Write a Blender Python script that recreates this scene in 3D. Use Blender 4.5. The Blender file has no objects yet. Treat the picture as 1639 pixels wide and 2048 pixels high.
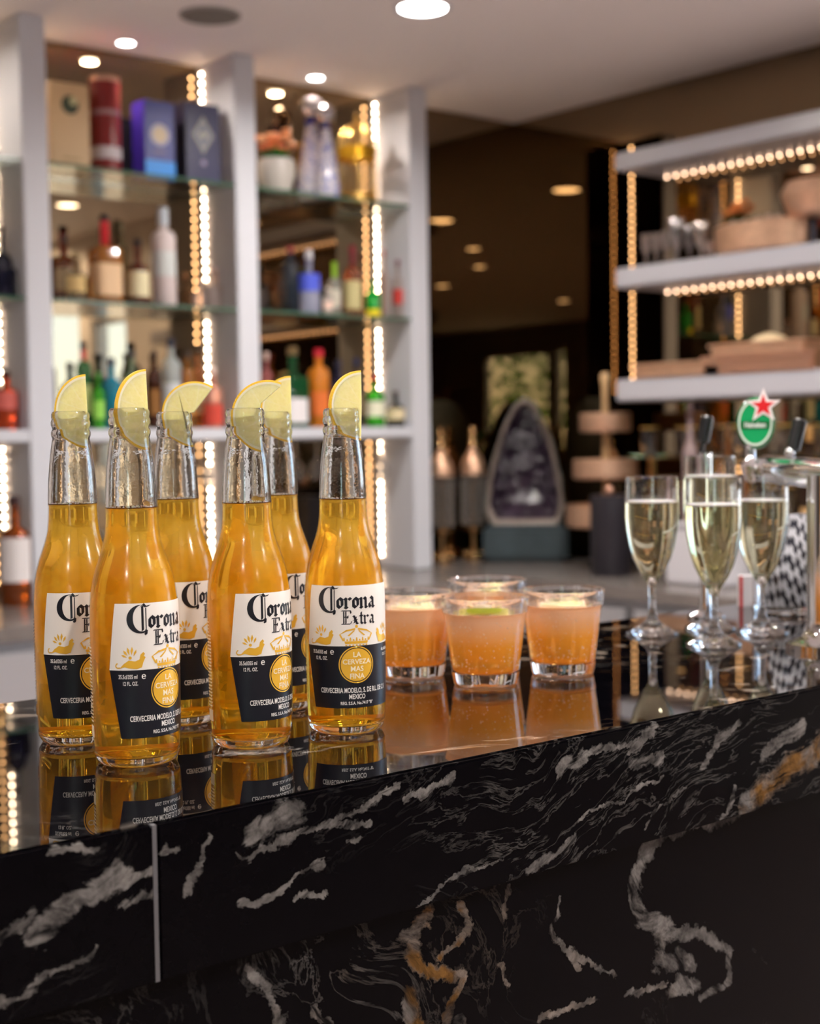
import bpy, bmesh, math, random
from mathutils import Vector, Matrix, noise as mnoise
PI = math.pi
sc = bpy.context.scene
COL = sc.collection

# ------------------------------------------------------------------ camera
CAM_Z = 1.3195
FPX = 2850.0
YAW, PITCH, ROLL = math.radians(50.54), math.radians(2.94), math.radians(-0.83)
Fv = Vector((math.cos(YAW)*math.cos(PITCH), math.sin(YAW)*math.cos(PITCH), -math.sin(PITCH)))
r0 = Vector((math.sin(YAW), -math.cos(YAW), 0)); u0 = r0.cross(Fv)
Rv = math.cos(ROLL)*r0 + math.sin(ROLL)*u0
Uv = -math.sin(ROLL)*r0 + math.cos(ROLL)*u0
camd = bpy.data.cameras.new('camera'); cam = bpy.data.objects.new('camera', camd); COL.objects.link(cam)
m = Matrix.Identity(4)
for i in range(3):
    m[i][0], m[i][1], m[i][2] = Rv[i], Uv[i], -Fv[i]
m[2][3] = CAM_Z
cam.matrix_world = m
camd.sensor_fit = 'VERTICAL'; camd.sensor_height = 36.0; camd.sensor_width = 36.0*1639/2048
camd.lens = FPX/2048*36.0
camd.clip_start = 0.02
camd.dof.use_dof = True; camd.dof.focus_distance = 1.0; camd.dof.aperture_fstop = 6.5
sc.camera = cam

# ------------------------------------------------------------------ render look
sc.view_settings.view_transform = 'Standard'; sc.view_settings.look = 'None'
sc.view_settings.gamma = 1.0; sc.view_settings.use_curve_mapping = False
sc.view_settings.exposure = 0.30
sc.cycles.max_bounces = 20; sc.cycles.transmission_bounces = 18; sc.cycles.glossy_bounces = 8
sc.cycles.diffuse_bounces = 4; sc.cycles.transparent_max_bounces = 16
sc.cycles.use_denoising = True; sc.cycles.sample_clamp_indirect = 6.0
sc.cycles.caustics_refractive = True; sc.cycles.caustics_reflective = True
sc.cycles.blur_glossy = 0.6

# ------------------------------------------------------------------ key dimensions
BAR_Z, BAR_Y0, BAR_Y1 = 1.10, 0.721, 1.15
CEIL = 2.641
MX, MY = 4.22, 4.40            # the two mirrored walls
CT = 0.82                      # work counter behind the bar

# ------------------------------------------------------------------ world and lights
w = bpy.data.worlds.new('world'); sc.world = w; w.use_nodes = True
wn = w.node_tree.nodes; bg = wn['Background']
sky = wn.new('ShaderNodeTexSky'); sky.sky_type = 'HOSEK_WILKIE'; sky.turbidity = 4.0
sky.sun_direction = (-0.5, -0.3, 0.8)
w.node_tree.links.new(sky.outputs[0], bg.inputs[0]); bg.inputs[1].default_value = 26.0

def area(name, loc, size, power, color, spread=150, aim=None, shape='DISK', sy=None):
    l = bpy.data.lights.new(name, 'AREA'); l.shape = shape; l.size = size
    if sy: l.size_y = sy
    l.energy = power; l.color = color; l.spread = math.radians(spread)
    o = bpy.data.objects.new(name, l); COL.objects.link(o); o.location = loc
    if aim is not None:
        d = Vector(aim)-Vector(loc); o.rotation_euler = d.to_track_quat('-Z', 'Y').to_euler()
    return o
LWARM = (1.0, 0.86, 0.72); LNEUT = (1.0, 0.93, 0.86)
DOWNLIGHTS = [ # x, y, radius, power, colour
    (2.874, 3.395, .078, 15, LNEUT), (2.73, 2.20, .078, 15, LNEUT), (1.70, 1.35, .05, 14, LNEUT),
    (0.96, 0.60, .05, 14, LNEUT), (3.62, 1.46, .06, 14, LNEUT), (3.98, 0.04, .06, 45, LNEUT),
    (0.20, 1.90, .06, 20, LNEUT), (0.30, -0.60, .06, 22, LNEUT), (1.75, -1.2, .06, 24, LNEUT),  # unseen fill lamps added out of frame
    (-1.6, -1.0, .06, 24, LNEUT), (-1.5, 1.6, .06, 20, LNEUT), (0.2, -3.2, .06, 20, LNEUT),  # more added fill lamps around and behind the camera
    (2.33, 4.27, .028, 3.0, LWARM), (3.10, 4.27, .028, 3.0, LWARM), (1.56, 4.27, .028, 3.0, LWARM)]
for (x, y, r, p, c) in DOWNLIGHTS:
    area('downlight_lamp', (x, y, CEIL-.012), 2*r*.9, p, c, 160)

# ------------------------------------------------------------------ pixel helpers (places a thing on a real plane)
def ray(px, py): return Fv + Rv*((px-819.5)/FPX) - Uv*((py-1024)/FPX)
def hit(px, py, ax, v):
    d = ray(px, py); o = (0, 0, CAM_Z); t = (v-o[ax])/d[ax]
    return Vector((d[0]*t, d[1]*t, CAM_Z+d[2]*t)), t
def face_cam(x, y): return math.atan2(-y, -x)

# ------------------------------------------------------------------ materials
def new_mat(name):
    m = bpy.data.materials.new(name); m.use_nodes = True
    nt = m.node_tree; b = nt.nodes['Principled BSDF']
    return m, nt, b
def link(nt, a, b): nt.links.new(a, b)
def mat(name, col, rough=.5, metal=0., trans=0., ior=1.5, emit=None, es=0., spec=.5, sub=0., var=0., vscale=30., bump=0., bscale=60., coat=0.):
    m, nt, b = new_mat(name)
    b.inputs['Base Color'].default_value = (*col, 1); b.inputs['Roughness'].default_value = rough
    b.inputs['Metallic'].default_value = metal; b.inputs['Transmission Weight'].default_value = trans
    b.inputs['IOR'].default_value = ior; b.inputs['Specular IOR Level'].default_value = spec
    b.inputs['Coat Weight'].default_value = coat
    if sub:
        b.inputs['Subsurface Weight'].default_value = sub; b.inputs['Subsurface Radius'].default_value = (.01, .006, .002)
    if emit:
        b.inputs['Emission Color'].default_value = (*emit, 1); b.inputs['Emission Strength'].default_value = es
    if var or bump:
        tc = nt.nodes.new('ShaderNodeTexCoord')
    if var:
        n = nt.nodes.new('ShaderNodeTexNoise'); n.inputs['Scale'].default_value = vscale; n.inputs['Detail'].default_value = 3
        link(nt, tc.outputs['Object'], n.inputs['Vector'])
        mx = nt.nodes.new('ShaderNodeMix'); mx.data_type = 'RGBA'
        mx.inputs['A'].default_value = (*[c*(1-var) for c in col], 1); mx.inputs['B'].default_value = (*[min(1, c*(1+var)) for c in col], 1)
        link(nt, n.outputs['Fac'], mx.inputs['Factor']); link(nt, mx.outputs['Result'], b.inputs['Base Color'])
    if bump:
        n2 = nt.nodes.new('ShaderNodeTexNoise'); n2.inputs['Scale'].default_value = bscale; n2.inputs['Detail'].default_value = 2
        link(nt, tc.outputs['Object'], n2.inputs['Vector'])
        bp = nt.nodes.new('ShaderNodeBump'); bp.inputs['Strength'].default_value = bump; bp.inputs['Distance'].default_value = .002
        link(nt, n2.outputs['Fac'], bp.inputs['Height']); link(nt, bp.outputs['Normal'], b.inputs['Normal'])
    return m
def math_node(nt, op, a, b=None, clamp=False):
    n = nt.nodes.new('ShaderNodeMath'); n.operation = op; n.use_clamp = clamp
    for i, v in enumerate((a, b)):
        if v is None: continue
        if isinstance(v, (int, float)): n.inputs[i].default_value = v
        else: link(nt, v, n.inputs[i])
    return n.outputs[0]
def noise_node(nt, vec, scale, detail=4, rough=.55, dist=0.):
    n = nt.nodes.new('ShaderNodeTexNoise'); n.inputs['Scale'].default_value = scale; n.inputs['Detail'].default_value = detail
    n.inputs['Roughness'].default_value = rough; n.inputs['Distortion'].default_value = dist
    link(nt, vec, n.inputs['Vector']); return n
def ramp(nt, fac, stops):
    r = nt.nodes.new('ShaderNodeValToRGB'); link(nt, fac, r.inputs['Fac'])
    e = r.color_ramp.elements
    while len(e) < len(stops): e.new(0.5)
    for i, (p, c) in enumerate(stops):
        e[i].position = p; e[i].color = (c, c, c, 1) if isinstance(c, (int, float)) else (*c, 1)
    return r.outputs['Color']
def mixc(nt, fac, a, b):
    mx = nt.nodes.new('ShaderNodeMix'); mx.data_type = 'RGBA'
    for k, v in (('Factor', fac), ('A', a), ('B', b)):
        if isinstance(v, (int, float)): mx.inputs[k].default_value = v
        elif isinstance(v, tuple): mx.inputs[k].default_value = (*v, 1)
        else: link(nt, v, mx.inputs[k])
    return mx.outputs['Result']

def marble(name, rot, offs, rough=.035, streak=(1.0, 3.2, 1.6), goldbias=0., flakes=False, dens=0., w1=.14, ior=1.32, vb=1., blobs=()):
    m, nt, b = new_mat(name)
    tc = nt.nodes.new('ShaderNodeTexCoord')
    mp = nt.nodes.new('ShaderNodeMapping'); mp.inputs['Location'].default_value = offs; mp.inputs['Rotation'].default_value = rot
    link(nt, tc.outputs['Object'], mp.inputs['Vector'])
    def warp(vec, scale, amt, det=2):
        n = noise_node(nt, vec, scale, det)
        s = nt.nodes.new('ShaderNodeVectorMath'); s.operation = 'SUBTRACT'; link(nt, n.outputs['Color'], s.inputs[0]); s.inputs[1].default_value = (.5, .5, .5)
        k = nt.nodes.new('ShaderNodeVectorMath'); k.operation = 'SCALE'; link(nt, s.outputs[0], k.inputs[0]); k.inputs['Scale'].default_value = amt
        a = nt.nodes.new('ShaderNodeVectorMath'); a.operation = 'ADD'; link(nt, vec, a.inputs[0]); link(nt, k.outputs[0], a.inputs[1])
        return a.outputs[0]
    v = warp(mp.outputs[0], 4.5, w1); v = warp(v, 13, .04, 3)
    ms = nt.nodes.new('ShaderNodeMapping'); ms.inputs['Scale'].default_value = streak
    link(nt, v, ms.inputs['Vector']); sv = ms.outputs[0]
    n1 = noise_node(nt, sv, 5.0, 6, .6).outputs['Fac']           # broad streak bodies
    n2 = noise_node(nt, sv, 11.0, 7, .62, .4).outputs['Fac']       # fine veins
    msk = noise_node(nt, v, 3.2, 3, .5).outputs['Fac']
    body = ramp(nt, n1, [(.0, 0.), (.60-dens, 0.), (.635-dens, 1.), (.69-dens, 1.), (.74-dens, .15)])
    ridge = math_node(nt, 'ABSOLUTE', math_node(nt, 'SUBTRACT', n2, .5))
    vein = ramp(nt, ridge, [(.0, .9), (.006, .5), (.018, 0.)])
    vm = math_node(nt, 'MULTIPLY', vein, ramp(nt, msk, [(.48, 0.), (.64, 1.)]))
    bl = None; bgold = None
    if blobs:
        def wv(src, sc_, am):
            n = noise_node(nt, src, sc_, 5, .65); q = nt.nodes.new('ShaderNodeVectorMath'); q.operation = 'SUBTRACT'; link(nt, n.outputs['Color'], q.inputs[0]); q.inputs[1].default_value = (.5, .5, .5)
            k = nt.nodes.new('ShaderNodeVectorMath'); k.operation = 'MULTIPLY'; link(nt, q.outputs[0], k.inputs[0]); k.inputs[1].default_value = (am, 0, am)
            a_ = nt.nodes.new('ShaderNodeVectorMath'); a_.operation = 'ADD'; link(nt, src, a_.inputs[0]); link(nt, k.outputs[0], a_.inputs[1]); return a_.outputs[0]
        z0 = nt.nodes.new('ShaderNodeVectorMath'); z0.operation = 'MULTIPLY'; link(nt, tc.outputs['Object'], z0.inputs[0]); z0.inputs[1].default_value = (1, 0, 1)
        pv = wv(wv(z0.outputs[0], 22, .030), 80, .014)
        for (ax, az, bx_, bz, wd, gd) in blobs:
            pa = nt.nodes.new('ShaderNodeVectorMath'); pa.operation = 'SUBTRACT'; link(nt, pv, pa.inputs[0]); pa.inputs[1].default_value = (ax, 0, az)
            ba = Vector((bx_-ax, 0, bz-az)); dt = nt.nodes.new('ShaderNodeVectorMath'); dt.operation = 'DOT_PRODUCT'; link(nt, pa.outputs[0], dt.inputs[0]); dt.inputs[1].default_value = tuple(ba/max(1e-9, ba.length_squared))
            h = math_node(nt, 'ADD', dt.outputs['Value'], 0., True)
            sc2 = nt.nodes.new('ShaderNodeVectorMath'); sc2.operation = 'SCALE'; sc2.inputs[0].default_value = tuple(ba); link(nt, h, sc2.inputs['Scale'])
            df = nt.nodes.new('ShaderNodeVectorMath'); df.operation = 'DISTANCE'; link(nt, pa.outputs[0], df.inputs[0]); link(nt, sc2.outputs[0], df.inputs[1])
            mk = math_node(nt, 'MULTIPLY', math_node(nt, 'SUBTRACT', 1.5, math_node(nt, 'DIVIDE', df.outputs['Value'], wd)), 1.1, True)
            bl = mk if bl is None else math_node(nt, 'MAXIMUM', bl, mk)
            if gd: bgold = mk if bgold is None else math_node(nt, 'MAXIMUM', bgold, mk)
    fine = noise_node(nt, v, 70, 4, .7).outputs['Fac']
    mott = ramp(nt, fine, [(.30, .25), (.62, 1.)])
    tot = math_node(nt, 'MAXIMUM', body, math_node(nt, 'MULTIPLY', vm, .75))
    if bl is not None:
        s1 = noise_node(nt, sv, 30, 6, .65).outputs['Fac']
        bb = math_node(nt, 'ADD', math_node(nt, 'MULTIPLY', bl, 1.5), math_node(nt, 'MULTIPLY', math_node(nt, 'SUBTRACT', s1, .5), 4.5))
        bb = math_node(nt, 'MULTIPLY', math_node(nt, 'SUBTRACT', bb, .62), 1.3, True)
        bb = math_node(nt, 'MULTIPLY', bb, math_node(nt, 'MULTIPLY', bl, 2.5, True))
        tot = math_node(nt, 'MAXIMUM', math_node(nt, 'MULTIPLY', tot, .5), math_node(nt, 'MULTIPLY', bb, ramp(nt, noise_node(nt, v, 40, 5, .65).outputs['Fac'], [(.35, .35), (.65, 1.)])))
    dk = noise_node(nt, sv, 22, 5, .6).outputs['Fac']
    tot = math_node(nt, 'MULTIPLY', tot, ramp(nt, dk, [(.34, .05), (.46, 1.)]))
    tot = math_node(nt, 'MULTIPLY', tot, mott, True)
    gm = noise_node(nt, v, 2.1, 2, .5).outputs['Fac']
    gold = ramp(nt, gm, [(.52-goldbias, 0.), (.60-goldbias, 1.)])
    gold = math_node(nt, 'MULTIPLY', gold, ramp(nt, noise_node(nt, v, 16, 3, .6).outputs['Fac'], [(.40, 0.), (.58, 1.)]))
    if bgold is not None: gold = math_node(nt, 'MAXIMUM', math_node(nt, 'MULTIPLY', gold, .3), math_node(nt, 'MULTIPLY', bgold, ramp(nt, noise_node(nt, v, 22, 3, .6).outputs['Fac'], [(.42, .0), (.55, 1.)])))
    vc = mixc(nt, gold, (.50*vb, .47*vb, .45*vb), (.50*vb, .25*vb, .07*vb))
    basec = mixc(nt, fine, (.0008, .0007, .0013), (.0022, .002, .003))
    colr = mixc(nt, tot, basec, vc)
    if flakes:
        vo = nt.nodes.new('ShaderNodeTexVoronoi'); vo.inputs['Scale'].default_value = 26; link(nt, v, vo.inputs['Vector'])
        fl = ramp(nt, vo.outputs['Distance'], [(.0, .55), (.22, .45), (.27, 0.)])
        fl = math_node(nt, 'MULTIPLY', fl, ramp(nt, msk, [(.50, 0.), (.56, 1.)]))
        colr = mixc(nt, fl, colr, (.33, .27, .22))
    link(nt, colr, b.inputs['Base Color'])
    b.inputs['Roughness'].default_value = rough; b.inputs['IOR'].default_value = ior
    return m

M = {}
def blob_list(chains, yplane):
    out = []
    for ch in chains:
        g_ = ch[0] == 'g'; wpx = ch[1]; pts = ch[2:]
        P = [hit(px, py, 1, yplane) for px, py in pts]
        for (a, ta), (b_, tb) in zip(P, P[1:]): out.append((round(a.x, 4), round(a.z, 4), round(b_.x, 4), round(b_.z, 4), round(wpx*(ta+tb)/2/FPX, 5), g_))
    return out
# the large pale and golden blotches that the stone shows
B_LEFT = blob_list([('w', 24, (70, 1875), (235, 1750)), ('w', 9, (-20, 1915), (75, 1830)), ('w', 7, (-10, 2010), (90, 1965), (200, 1895)), ('w', 11, (215, 1775), (300, 1745)), ('w', 7, (95, 1700), (190, 1685)), ('w', 8, (235, 1810), (300, 1790))], .721)
B_RIGHT = blob_list([('w', 26, (515, 1655), (590, 1622)), ('w', 7, (480, 1700), (565, 1688), (700, 1618), (800, 1568)), ('w', 9, (655, 1650), (735, 1640)), ('w', 8, (480, 1812), (560, 1775), (650, 1735)), ('w', 11, (372, 1785), (400, 1745)),
    ('w', 6, (400, 1745), (425, 1665)), ('w', 8, (325, 1700), (358, 1702)), ('w', 9, (815, 1592), (905, 1568)), ('w', 12, (1055, 1745), (1100, 1705)), ('w', 6, (1100, 1705), (1150, 1672)),
    ('w', 14, (1120, 1532), (1175, 1520)), ('w', 9, (1175, 1520), (1300, 1462)), ('w', 11, (1262, 1525), (1320, 1512)), ('w', 6, (1262, 1500), (1310, 1455)), ('w', 10, (1408, 1528), (1435, 1490)), ('w', 7, (1435, 1490), (1482, 1440)),
    ('g', 26, (1495, 1612), (1560, 1548)), ('g', 30, (1560, 1548), (1650, 1490)), ('w', 14, (1530, 1505), (1605, 1450)), ('w', 5, (835, 1815), (920, 1755), (1000, 1710)), ('w', 7, (690, 1690), (715, 1675)), ('w', 5, (590, 1800), (660, 1790)), ('w', 4, (1160, 1640), (1320, 1550)),
    ('w', 4, (1290, 1650), (1370, 1570)), ('w', 6, (1440, 1640), (1470, 1580))], .721)
B_FRONT = blob_list([('w', 16, (1470, 1622), (1390, 1655), (1320, 1652)), ('w', 18, (1320, 1660), (1270, 1750), (1272, 1820)), ('w', 22, (1280, 1830), (1330, 1862)), ('w', 12, (1330, 1862), (1395, 1862)), ('w', 24, (1325, 1915), (1378, 1935)),
    ('w', 10, (1400, 1860), (1460, 1900), (1455, 1960), (1400, 2000)), ('w', 16, (1345, 1985), (1390, 1975)), ('w', 7, (1255, 1985), (1330, 1965)), ('w', 9, (1080, 2045), (1190, 1995)), ('g', 20, (815, 1865), (860, 1835)), ('g', 18, (835, 1860), (830, 1920)),
    ('g', 9, (915, 1810), (935, 1850), (885, 1915)), ('g', 12, (835, 1930), (925, 1962), (895, 2040)), ('g', 18, (815, 1995), (835, 2060)), ('w', 12, (490, 1935), (530, 1985), (560, 2045)), ('w', 7, (1020, 1785), (1010, 1830)), ('w', 6, (1115, 1810), (1100, 1860), (1160, 1930)),
    ('w', 6, (1140, 1900), (1230, 1950)), ('w', 7, (1000, 1935), (1010, 1965)), ('w', 8, (620, 2020), (680, 2060))], .735)
M['marble_top'] = marble('marble_top', (0, 0, .35), (3.9, 1.4, 0), .015, (1.0, 3.6, 1.0), .05, True, -.035, .14, 2.1, .55)
M['marble_fascia'] = marble('marble_fascia', (0, math.radians(20), 0), (1.7, .0, .35), .05, (1.0, 1.0, 3.6), -.03, False, -.05, .16, 1.14, .42, blobs=B_LEFT)
M['marble_fascia2'] = marble('marble_fascia2', (0, math.radians(16), 0), (5.3, 1.0, 2.15), .05, (1.0, 1.0, 4.6), -.12, False, -.06, .13, 1.14, .42, blobs=B_RIGHT)
M['marble_front'] = marble('marble_front', (0, math.radians(-62), 0), (8.35, .2, .8), .12, (1.0, 1.0, 2.2), .0, False, -.06, .24, 1.14, .42, blobs=B_FRONT)
M['grout'] = mat('grout', (.10, .10, .11), .5)
M['steel_trim'] = mat('steel_trim', (.45, .46, .48), .22, 1.)

def mirror(name, col, rough=.0):
    m, nt, b = new_mat(name); nt.nodes.remove(b)
    g = nt.nodes.new('ShaderNodeBsdfGlossy'); g.inputs['Color'].default_value = (*col, 1); g.inputs['Roughness'].default_value = rough
    link(nt, g.outputs[0], nt.nodes['Material Output'].inputs[0]); return m
M['bronze_mirror'] = mirror('bronze_mirror', (.245, .18, .11))
M['ceiling'] = mat('ceiling_paint', (.86, .82, .82), .75, var=.02, vscale=2)
M['white_lac'] = mat('white_lacquer', (.62, .64, .70), .28, var=.01, vscale=3)
M['black_side'] = mat('black_side', (.012, .010, .010), .12)
M['wall_dark'] = mat('wall_dark', (.12, .10, .085), .7, var=.15, vscale=2)
M['wall_beige'] = mat('wall_beige', (.80, .76, .73), .8, var=.05, vscale=3)
M['floor'] = mat('floor_tile', (.42, .32, .29), .35, var=.1, vscale=5)
M['board_white'] = mat('board_white', (.46, .46, .51), .3, var=.01, vscale=3)
M['steel'] = mat('brushed_steel', (.42, .42, .44), .3, 1., bump=.02, bscale=300)
M['cab_grey'] = mat('cabinet_grey', (.40, .40, .42), .32, .35)
M['counter_stone'] = mat('counter_stone', (.17, .15, .14), .22, var=.25, vscale=14)
M['spk'] = mat('speaker_mesh', (.17, .155, .14), .7)
M['lens'] = mat('lamp_lens', (.9, .9, .9), .4, emit=(1, .94, .86), es=26)
M['led'] = mat('led_diode', (.9, .9, .9), .4, emit=(1.0, .70, .46), es=52)
M['led_r'] = mat('led_diode_shelf', (.9, .9, .9), .4, emit=(1.0, .64, .42), es=13)
M['strip'] = mat('strip_tape', (.8, .76, .7), .5)
def edge_glass(name, face, edge, rough=0.):
    return mat(name, face, rough, 0, 1., 1.5)
M['shelf_glass'] = mat('shelf_glass', (.80, .92, .85), .02, 0, 1., 1.5)
M['glass_edge'] = mat('glass_edge', (.05, .12, .08), .1)
M['clear'] = mat('clear_glass', (.985, .99, .985), .0, 0, 1., 1.5)
M['tumbler'] = mat('tumbler_glass', (.99, .975, .97), .01, 0, 1., 1.5, bump=.03, bscale=60)
M['pane'] = mat('window_pane', (.98, .99, .99), .0, 0, 1., 1.01)
M['chrome'] = mat('chrome', (.80, .81, .83), .07, 1.)
M['black_plastic'] = mat('black_plastic', (.012, .012, .013), .25)
M['brass'] = mat('brass', (.80, .52, .26), .22, 1.)
M['copper'] = mat('rose_copper', (.80, .47, .34), .30, 1.)
M['gold'] = mat('gold_wire', (.85, .55, .16), .28, 1.)
M['copper_weave'] = mat('copper_weave', (.78, .46, .31), .36, .75, var=.40, vscale=70, bump=.5, bscale=160)  # speckles in the colour paint in the sparkle of the weave

def thin_zone(m, stops, div, tint=(.985, .99, .98), gl=.06):
    """where a liquid wets the wall, the wall hardly bends light: let it pass and keep only the surface gloss"""
    nt = m.node_tree; b = nt.nodes['Principled BSDF']; out = nt.nodes['Material Output']
    tc = nt.nodes.new('ShaderNodeTexCoord'); sp = nt.nodes.new('ShaderNodeSeparateXYZ'); link(nt, tc.outputs['Object'], sp.inputs[0])
    f = ramp(nt, math_node(nt, 'DIVIDE', sp.outputs['Z'], div), stops)
    tr = nt.nodes.new('ShaderNodeBsdfTransparent'); tr.inputs[0].default_value = (*tint, 1)
    g = nt.nodes.new('ShaderNodeBsdfGlossy'); g.inputs['Roughness'].default_value = gl
    lw = nt.nodes.new('ShaderNodeFresnel'); lw.inputs['IOR'].default_value = 1.45
    ge = nt.nodes.new('ShaderNodeNewGeometry'); ff = math_node(nt, 'MULTIPLY', lw.outputs[0], math_node(nt, 'SUBTRACT', 1., ge.outputs['Backfacing']))
    a = nt.nodes.new('ShaderNodeMixShader'); link(nt, ff, a.inputs[0]); link(nt, tr.outputs[0], a.inputs[1]); link(nt, g.outputs[0], a.inputs[2])
    mx = nt.nodes.new('ShaderNodeMixShader'); link(nt, f, mx.inputs[0]); link(nt, b.outputs[0], mx.inputs[1]); link(nt, a.outputs[0], mx.inputs[2])
    link(nt, mx.outputs[0], out.inputs[0])
thin_zone(M['tumbler'], [(.0, 0.), (.148, 0.), (.152, 1.), (.810, 1.), (.820, .35), (1., .35)], .08, (.99, .975, .965), .02)
# beer bottle glass: clear neck, misted body
m, nt, b = new_mat('bottle_glass')
tc = nt.nodes.new('ShaderNodeTexCoord'); sp = nt.nodes.new('ShaderNodeSeparateXYZ'); link(nt, tc.outputs['Object'], sp.inputs[0])
b.inputs['Transmission Weight'].default_value = 1.; b.inputs['IOR'].default_value = 1.5
b.inputs['Base Color'].default_value = (.985, .99, .97, 1)
hz = math_node(nt, 'DIVIDE', sp.outputs['Z'], .243)
mist = ramp(nt, hz, [(.0, 0.), (.03, .0), (.10, 1.), (.55, 1.), (.68, .25), (.9, .15)])
nn = noise_node(nt, tc.outputs['Object'], 38, 3).outputs['Fac']
rg = math_node(nt, 'MULTIPLY', math_node(nt, 'MULTIPLY', mist, nn), .34)
link(nt, rg, b.inputs['Roughness'])
n2 = noise_node(nt, tc.outputs['Object'], 210, 2).outputs['Fac']
bp = nt.nodes.new('ShaderNodeBump'); bp.inputs['Strength'].default_value = .10; bp.inputs['Distance'].default_value = .0006
link(nt, n2, bp.inputs['Height']); link(nt, bp.outputs['Normal'], b.inputs['Normal'])
M['bottle_glass'] = m
thin_zone(m, [(.0, 0.), (.030, 0.), (.034, 1.), (.7180, 1.), (.7190, 0.)], .243, (.99, .985, .96), .16)

def liquid(name, refr, diff, dfac, ior=1.34, rough=.0, zfade=None, nscale=None):
    """clear tinted liquid with a share of scattering (haze, bubbles, added glow)"""
    m, nt, b = new_mat(name); nt.nodes.remove(b)
    g = nt.nodes.new('ShaderNodeBsdfGlass'); g.inputs['Color'].default_value = (*refr, 1); g.inputs['IOR'].default_value = ior; g.inputs['Roughness'].default_value = rough
    t = nt.nodes.new('ShaderNodeBsdfTranslucent'); t.inputs['Color'].default_value = (*diff, 1)
    d = nt.nodes.new('ShaderNodeBsdfDiffuse'); d.inputs['Color'].default_value = (*diff, 1)
    a = nt.nodes.new('ShaderNodeMixShader'); a.inputs[0].default_value = .68
    link(nt, t.outputs[0], a.inputs[1]); link(nt, d.outputs[0], a.inputs[2])
    mx = nt.nodes.new('ShaderNodeMixShader'); mx.inputs[0].default_value = dfac
    link(nt, g.outputs[0], mx.inputs[1]); link(nt, a.outputs[0], mx.inputs[2])
    tc = nt.nodes.new('ShaderNodeTexCoord'); f = None
    if zfade:
        sp = nt.nodes.new('ShaderNodeSeparateXYZ'); link(nt, tc.outputs['Object'], sp.inputs[0])
        f = ramp(nt, math_node(nt, 'DIVIDE', sp.outputs['Z'], zfade[0]), zfade[1])
    if nscale:
        n = ramp(nt, noise_node(nt, tc.outputs['Object'], nscale, 4).outputs['Fac'], [(.32, .35), (.62, 1.)])
        f = n if f is None else math_node(nt, 'MULTIPLY', f, n)
    if f is not None: link(nt, math_node(nt, 'MULTIPLY', f, dfac, True), mx.inputs[0])
    link(nt, mx.outputs[0], nt.nodes['Material Output'].inputs[0]); return m, nt, d, t
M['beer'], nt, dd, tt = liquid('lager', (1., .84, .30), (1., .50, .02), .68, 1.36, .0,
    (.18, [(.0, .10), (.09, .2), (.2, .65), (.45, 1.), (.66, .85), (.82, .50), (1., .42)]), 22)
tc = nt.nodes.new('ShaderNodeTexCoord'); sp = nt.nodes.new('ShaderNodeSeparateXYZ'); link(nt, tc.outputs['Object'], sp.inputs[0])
cc = ramp(nt, math_node(nt, 'DIVIDE', sp.outputs['Z'], .18), [(.0, (1., .60, .03)), (.14, (.98, .50, .015)), (.35, (.84, .36, .008)), (.68, (.86, .38, .010)), (.82, (1., .60, .06)), (1., (1., .64, .10))])  # backlit glow put into the colour: darker body, brighter neck and foot
cc = mixc(nt, ramp(nt, noise_node(nt, tc.outputs['Object'], 30, 3).outputs['Fac'], [(.5, 0.), (.72, .6)]), cc, (1., .62, .05))  # brighter golden spots of the painted glow
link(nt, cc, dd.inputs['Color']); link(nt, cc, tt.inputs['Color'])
M['wine'], _, _, _ = liquid('sparkling_wine', (.998, .98, .84), (.95, .88, .55), .06, 1.34)
M['spritz'], nt, dd, tt = liquid('orange_spritz', (1., .78, .46), (1., .52, .24), .86, 1.34, .03,
    (.06, [(.2, .40), (.45, .62), (.7, .85), (1., .95)]), None)
# paler and pinker towards the fizzing ice at the top of the drink
tc = nt.nodes.new('ShaderNodeTexCoord'); sp = nt.nodes.new('ShaderNodeSeparateXYZ'); link(nt, tc.outputs['Object'], sp.inputs[0])
hz = math_node(nt, 'DIVIDE', sp.outputs['Z'], .062)
cc = mixc(nt, ramp(nt, hz, [(.58, 0.), (.95, 1.)]), (1., .47, .05), (1., .68, .46))
link(nt, cc, dd.inputs['Color']); link(nt, cc, tt.inputs['Color'])
M['bubble'] = mat('bubble', (1., .88, .80), .1, 0, .4, 1.2)
M['ice'] = mat('ice', (.97, .93, .90), .12, 0, .75, 1.31)
M['froth'] = mat('froth', (.93, .92, .93), .6, sub=.2)
M['lab_white'] = mat('label_white', (.80, .76, .72), .45)
M['lab_black'] = mat('label_black', (.007, .008, .014), .35)
M['lab_gold'] = mat('label_gold', (.88, .50, .05), .3, .25)
M['lab_pale'] = mat('label_pale', (.86, .76, .55), .45)
M['lab_text'] = mat('label_text_white', (.80, .77, .74), .45)

def lin(r, g, b_): return tuple((c/255)**2.2 for c in (r, g, b_))
_mc = {}
def cm(rgb, rough=.35, metal=0., trans=0., coat=0.):
    k = (rgb, rough, metal, trans, coat)
    if k not in _mc: _mc[k] = mat('paint_%d' % len(_mc), lin(*rgb), rough, metal, trans, 1.45, coat=coat)
    return _mc[k]
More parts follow.
